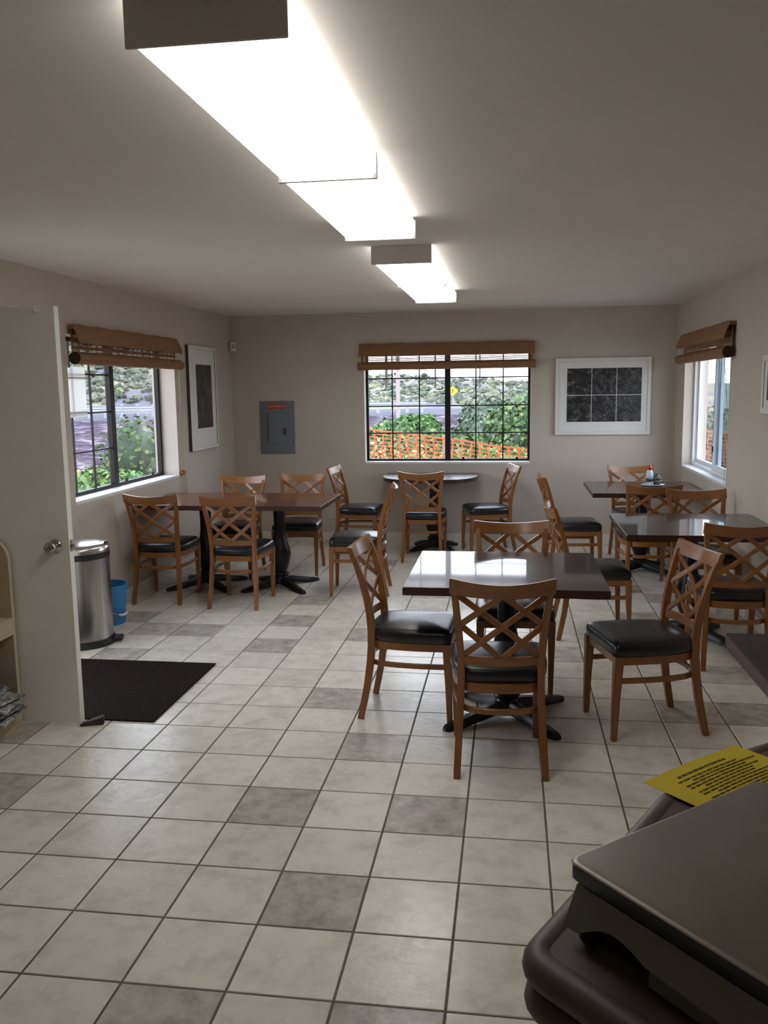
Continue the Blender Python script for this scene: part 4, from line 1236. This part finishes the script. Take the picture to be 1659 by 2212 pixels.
bm = bmesh.new(); tube(bm, [(0, 0, -.1), (0, 0, 1.5)], .03, 8); obj('post', bm, M['guard'], t)
bm = bmesh.new()
loft(bm, [[(0, yy, 1.55 - .42 + .42), ] for yy in ()] or [[(0, yy, .85), (.42, yy, 1.27), (0, yy, 1.69), (-.42, yy, 1.27)] for yy in (-.06, -.045)]); obj('sign_plate', bm, M['sign_yellow'], t)
bm = bmesh.new(); tube(bm, [(-.08, -.065, 1.12), (.02, -.065, 1.25), (-.06, -.065, 1.32), (.06, -.065, 1.45)], .03, 6); obj('arrow_mark', bm, M['pole_dark'], t)

struct('light_blocker', boxes([((-3.1, .1, 2.46), (XL - WT, 2.75, 2.56))]), M['white_paint'], 'added unseen roof outside the open doorway', 'light_blocker')  # unseen slab added to cut the daylight coming through the doorway
# landing outside the doorway
struct('path', boxes([((-3.2, 0.6, -.3), (XL - WT, 2.8, -.015))]), M['road'], 'pale concrete landing outside the open doorway', 'path')

# ------------------------------------------------------------------ sky and camera
W = bpy.data.worlds.new('overcast_sky'); bpy.context.scene.world = W; W.use_nodes = True
N = W.node_tree.nodes; L = W.node_tree.links
bg = N['Background']; tc = N.new('ShaderNodeTexCoord'); sx = N.new('ShaderNodeSeparateXYZ')
r = N.new('ShaderNodeValToRGB'); L.new(tc.outputs['Generated'], sx.inputs[0])
mr = N.new('ShaderNodeMapRange'); mr.inputs[1].default_value = -.1; mr.inputs[2].default_value = 1.
L.new(sx.outputs[2], mr.inputs[0]); L.new(mr.outputs[0], r.inputs[0])
e = r.color_ramp.elements
e[0].position = .0; e[0].color = (.55, .55, .56, 1)
e[1].position = 1.; e[1].color = (.62, .74, 1.0, 1)
q = e.new(.09); q.color = (.92, .95, 1.0, 1)
q = e.new(.35); q.color = (.82, .90, 1.0, 1)
L.new(r.outputs[0], bg.inputs['Color']); bg.inputs['Strength'].default_value = 5.7

cam = bpy.data.cameras.new('camera'); co = bpy.data.objects.new('camera', cam); C.objects.link(co)
f_px, yaw, pitch, roll = 1865.136, .1462893, -.1414297, -.0138650
fwd = Vector((-math.sin(yaw) * math.cos(pitch), math.cos(yaw) * math.cos(pitch), math.sin(pitch)))
right = Vector((math.cos(yaw), math.sin(yaw), 0)); up = right.cross(fwd)
r2 = right * math.cos(roll) + up * math.sin(roll); u2 = -right * math.sin(roll) + up * math.cos(roll)
co.matrix_world = Matrix(((r2.x, u2.x, -fwd.x, CAMP.x), (r2.y, u2.y, -fwd.y, CAMP.y), (r2.z, u2.z, -fwd.z, CAMP.z), (0, 0, 0, 1)))
cam.sensor_fit = 'VERTICAL'; cam.sensor_height = 36; cam.lens = f_px / 2212 * 36
cam.clip_start = .02; cam.clip_end = 3000
S = bpy.context.scene
S.camera = co
S.view_settings.view_transform = 'Standard'; S.view_settings.look = 'None'; S.view_settings.gamma = 1; S.view_settings.use_curve_mapping = False
S.view_settings.exposure = .2
S.cycles.use_denoising = True
S.cycles.max_bounces = 12; S.cycles.diffuse_bounces = 7; S.cycles.glossy_bounces = 6; S.cycles.transparent_max_bounces = 16
S.cycles.sample_clamp_indirect = 8
S.cycles.caustics_reflective = False; S.cycles.caustics_refractive = False
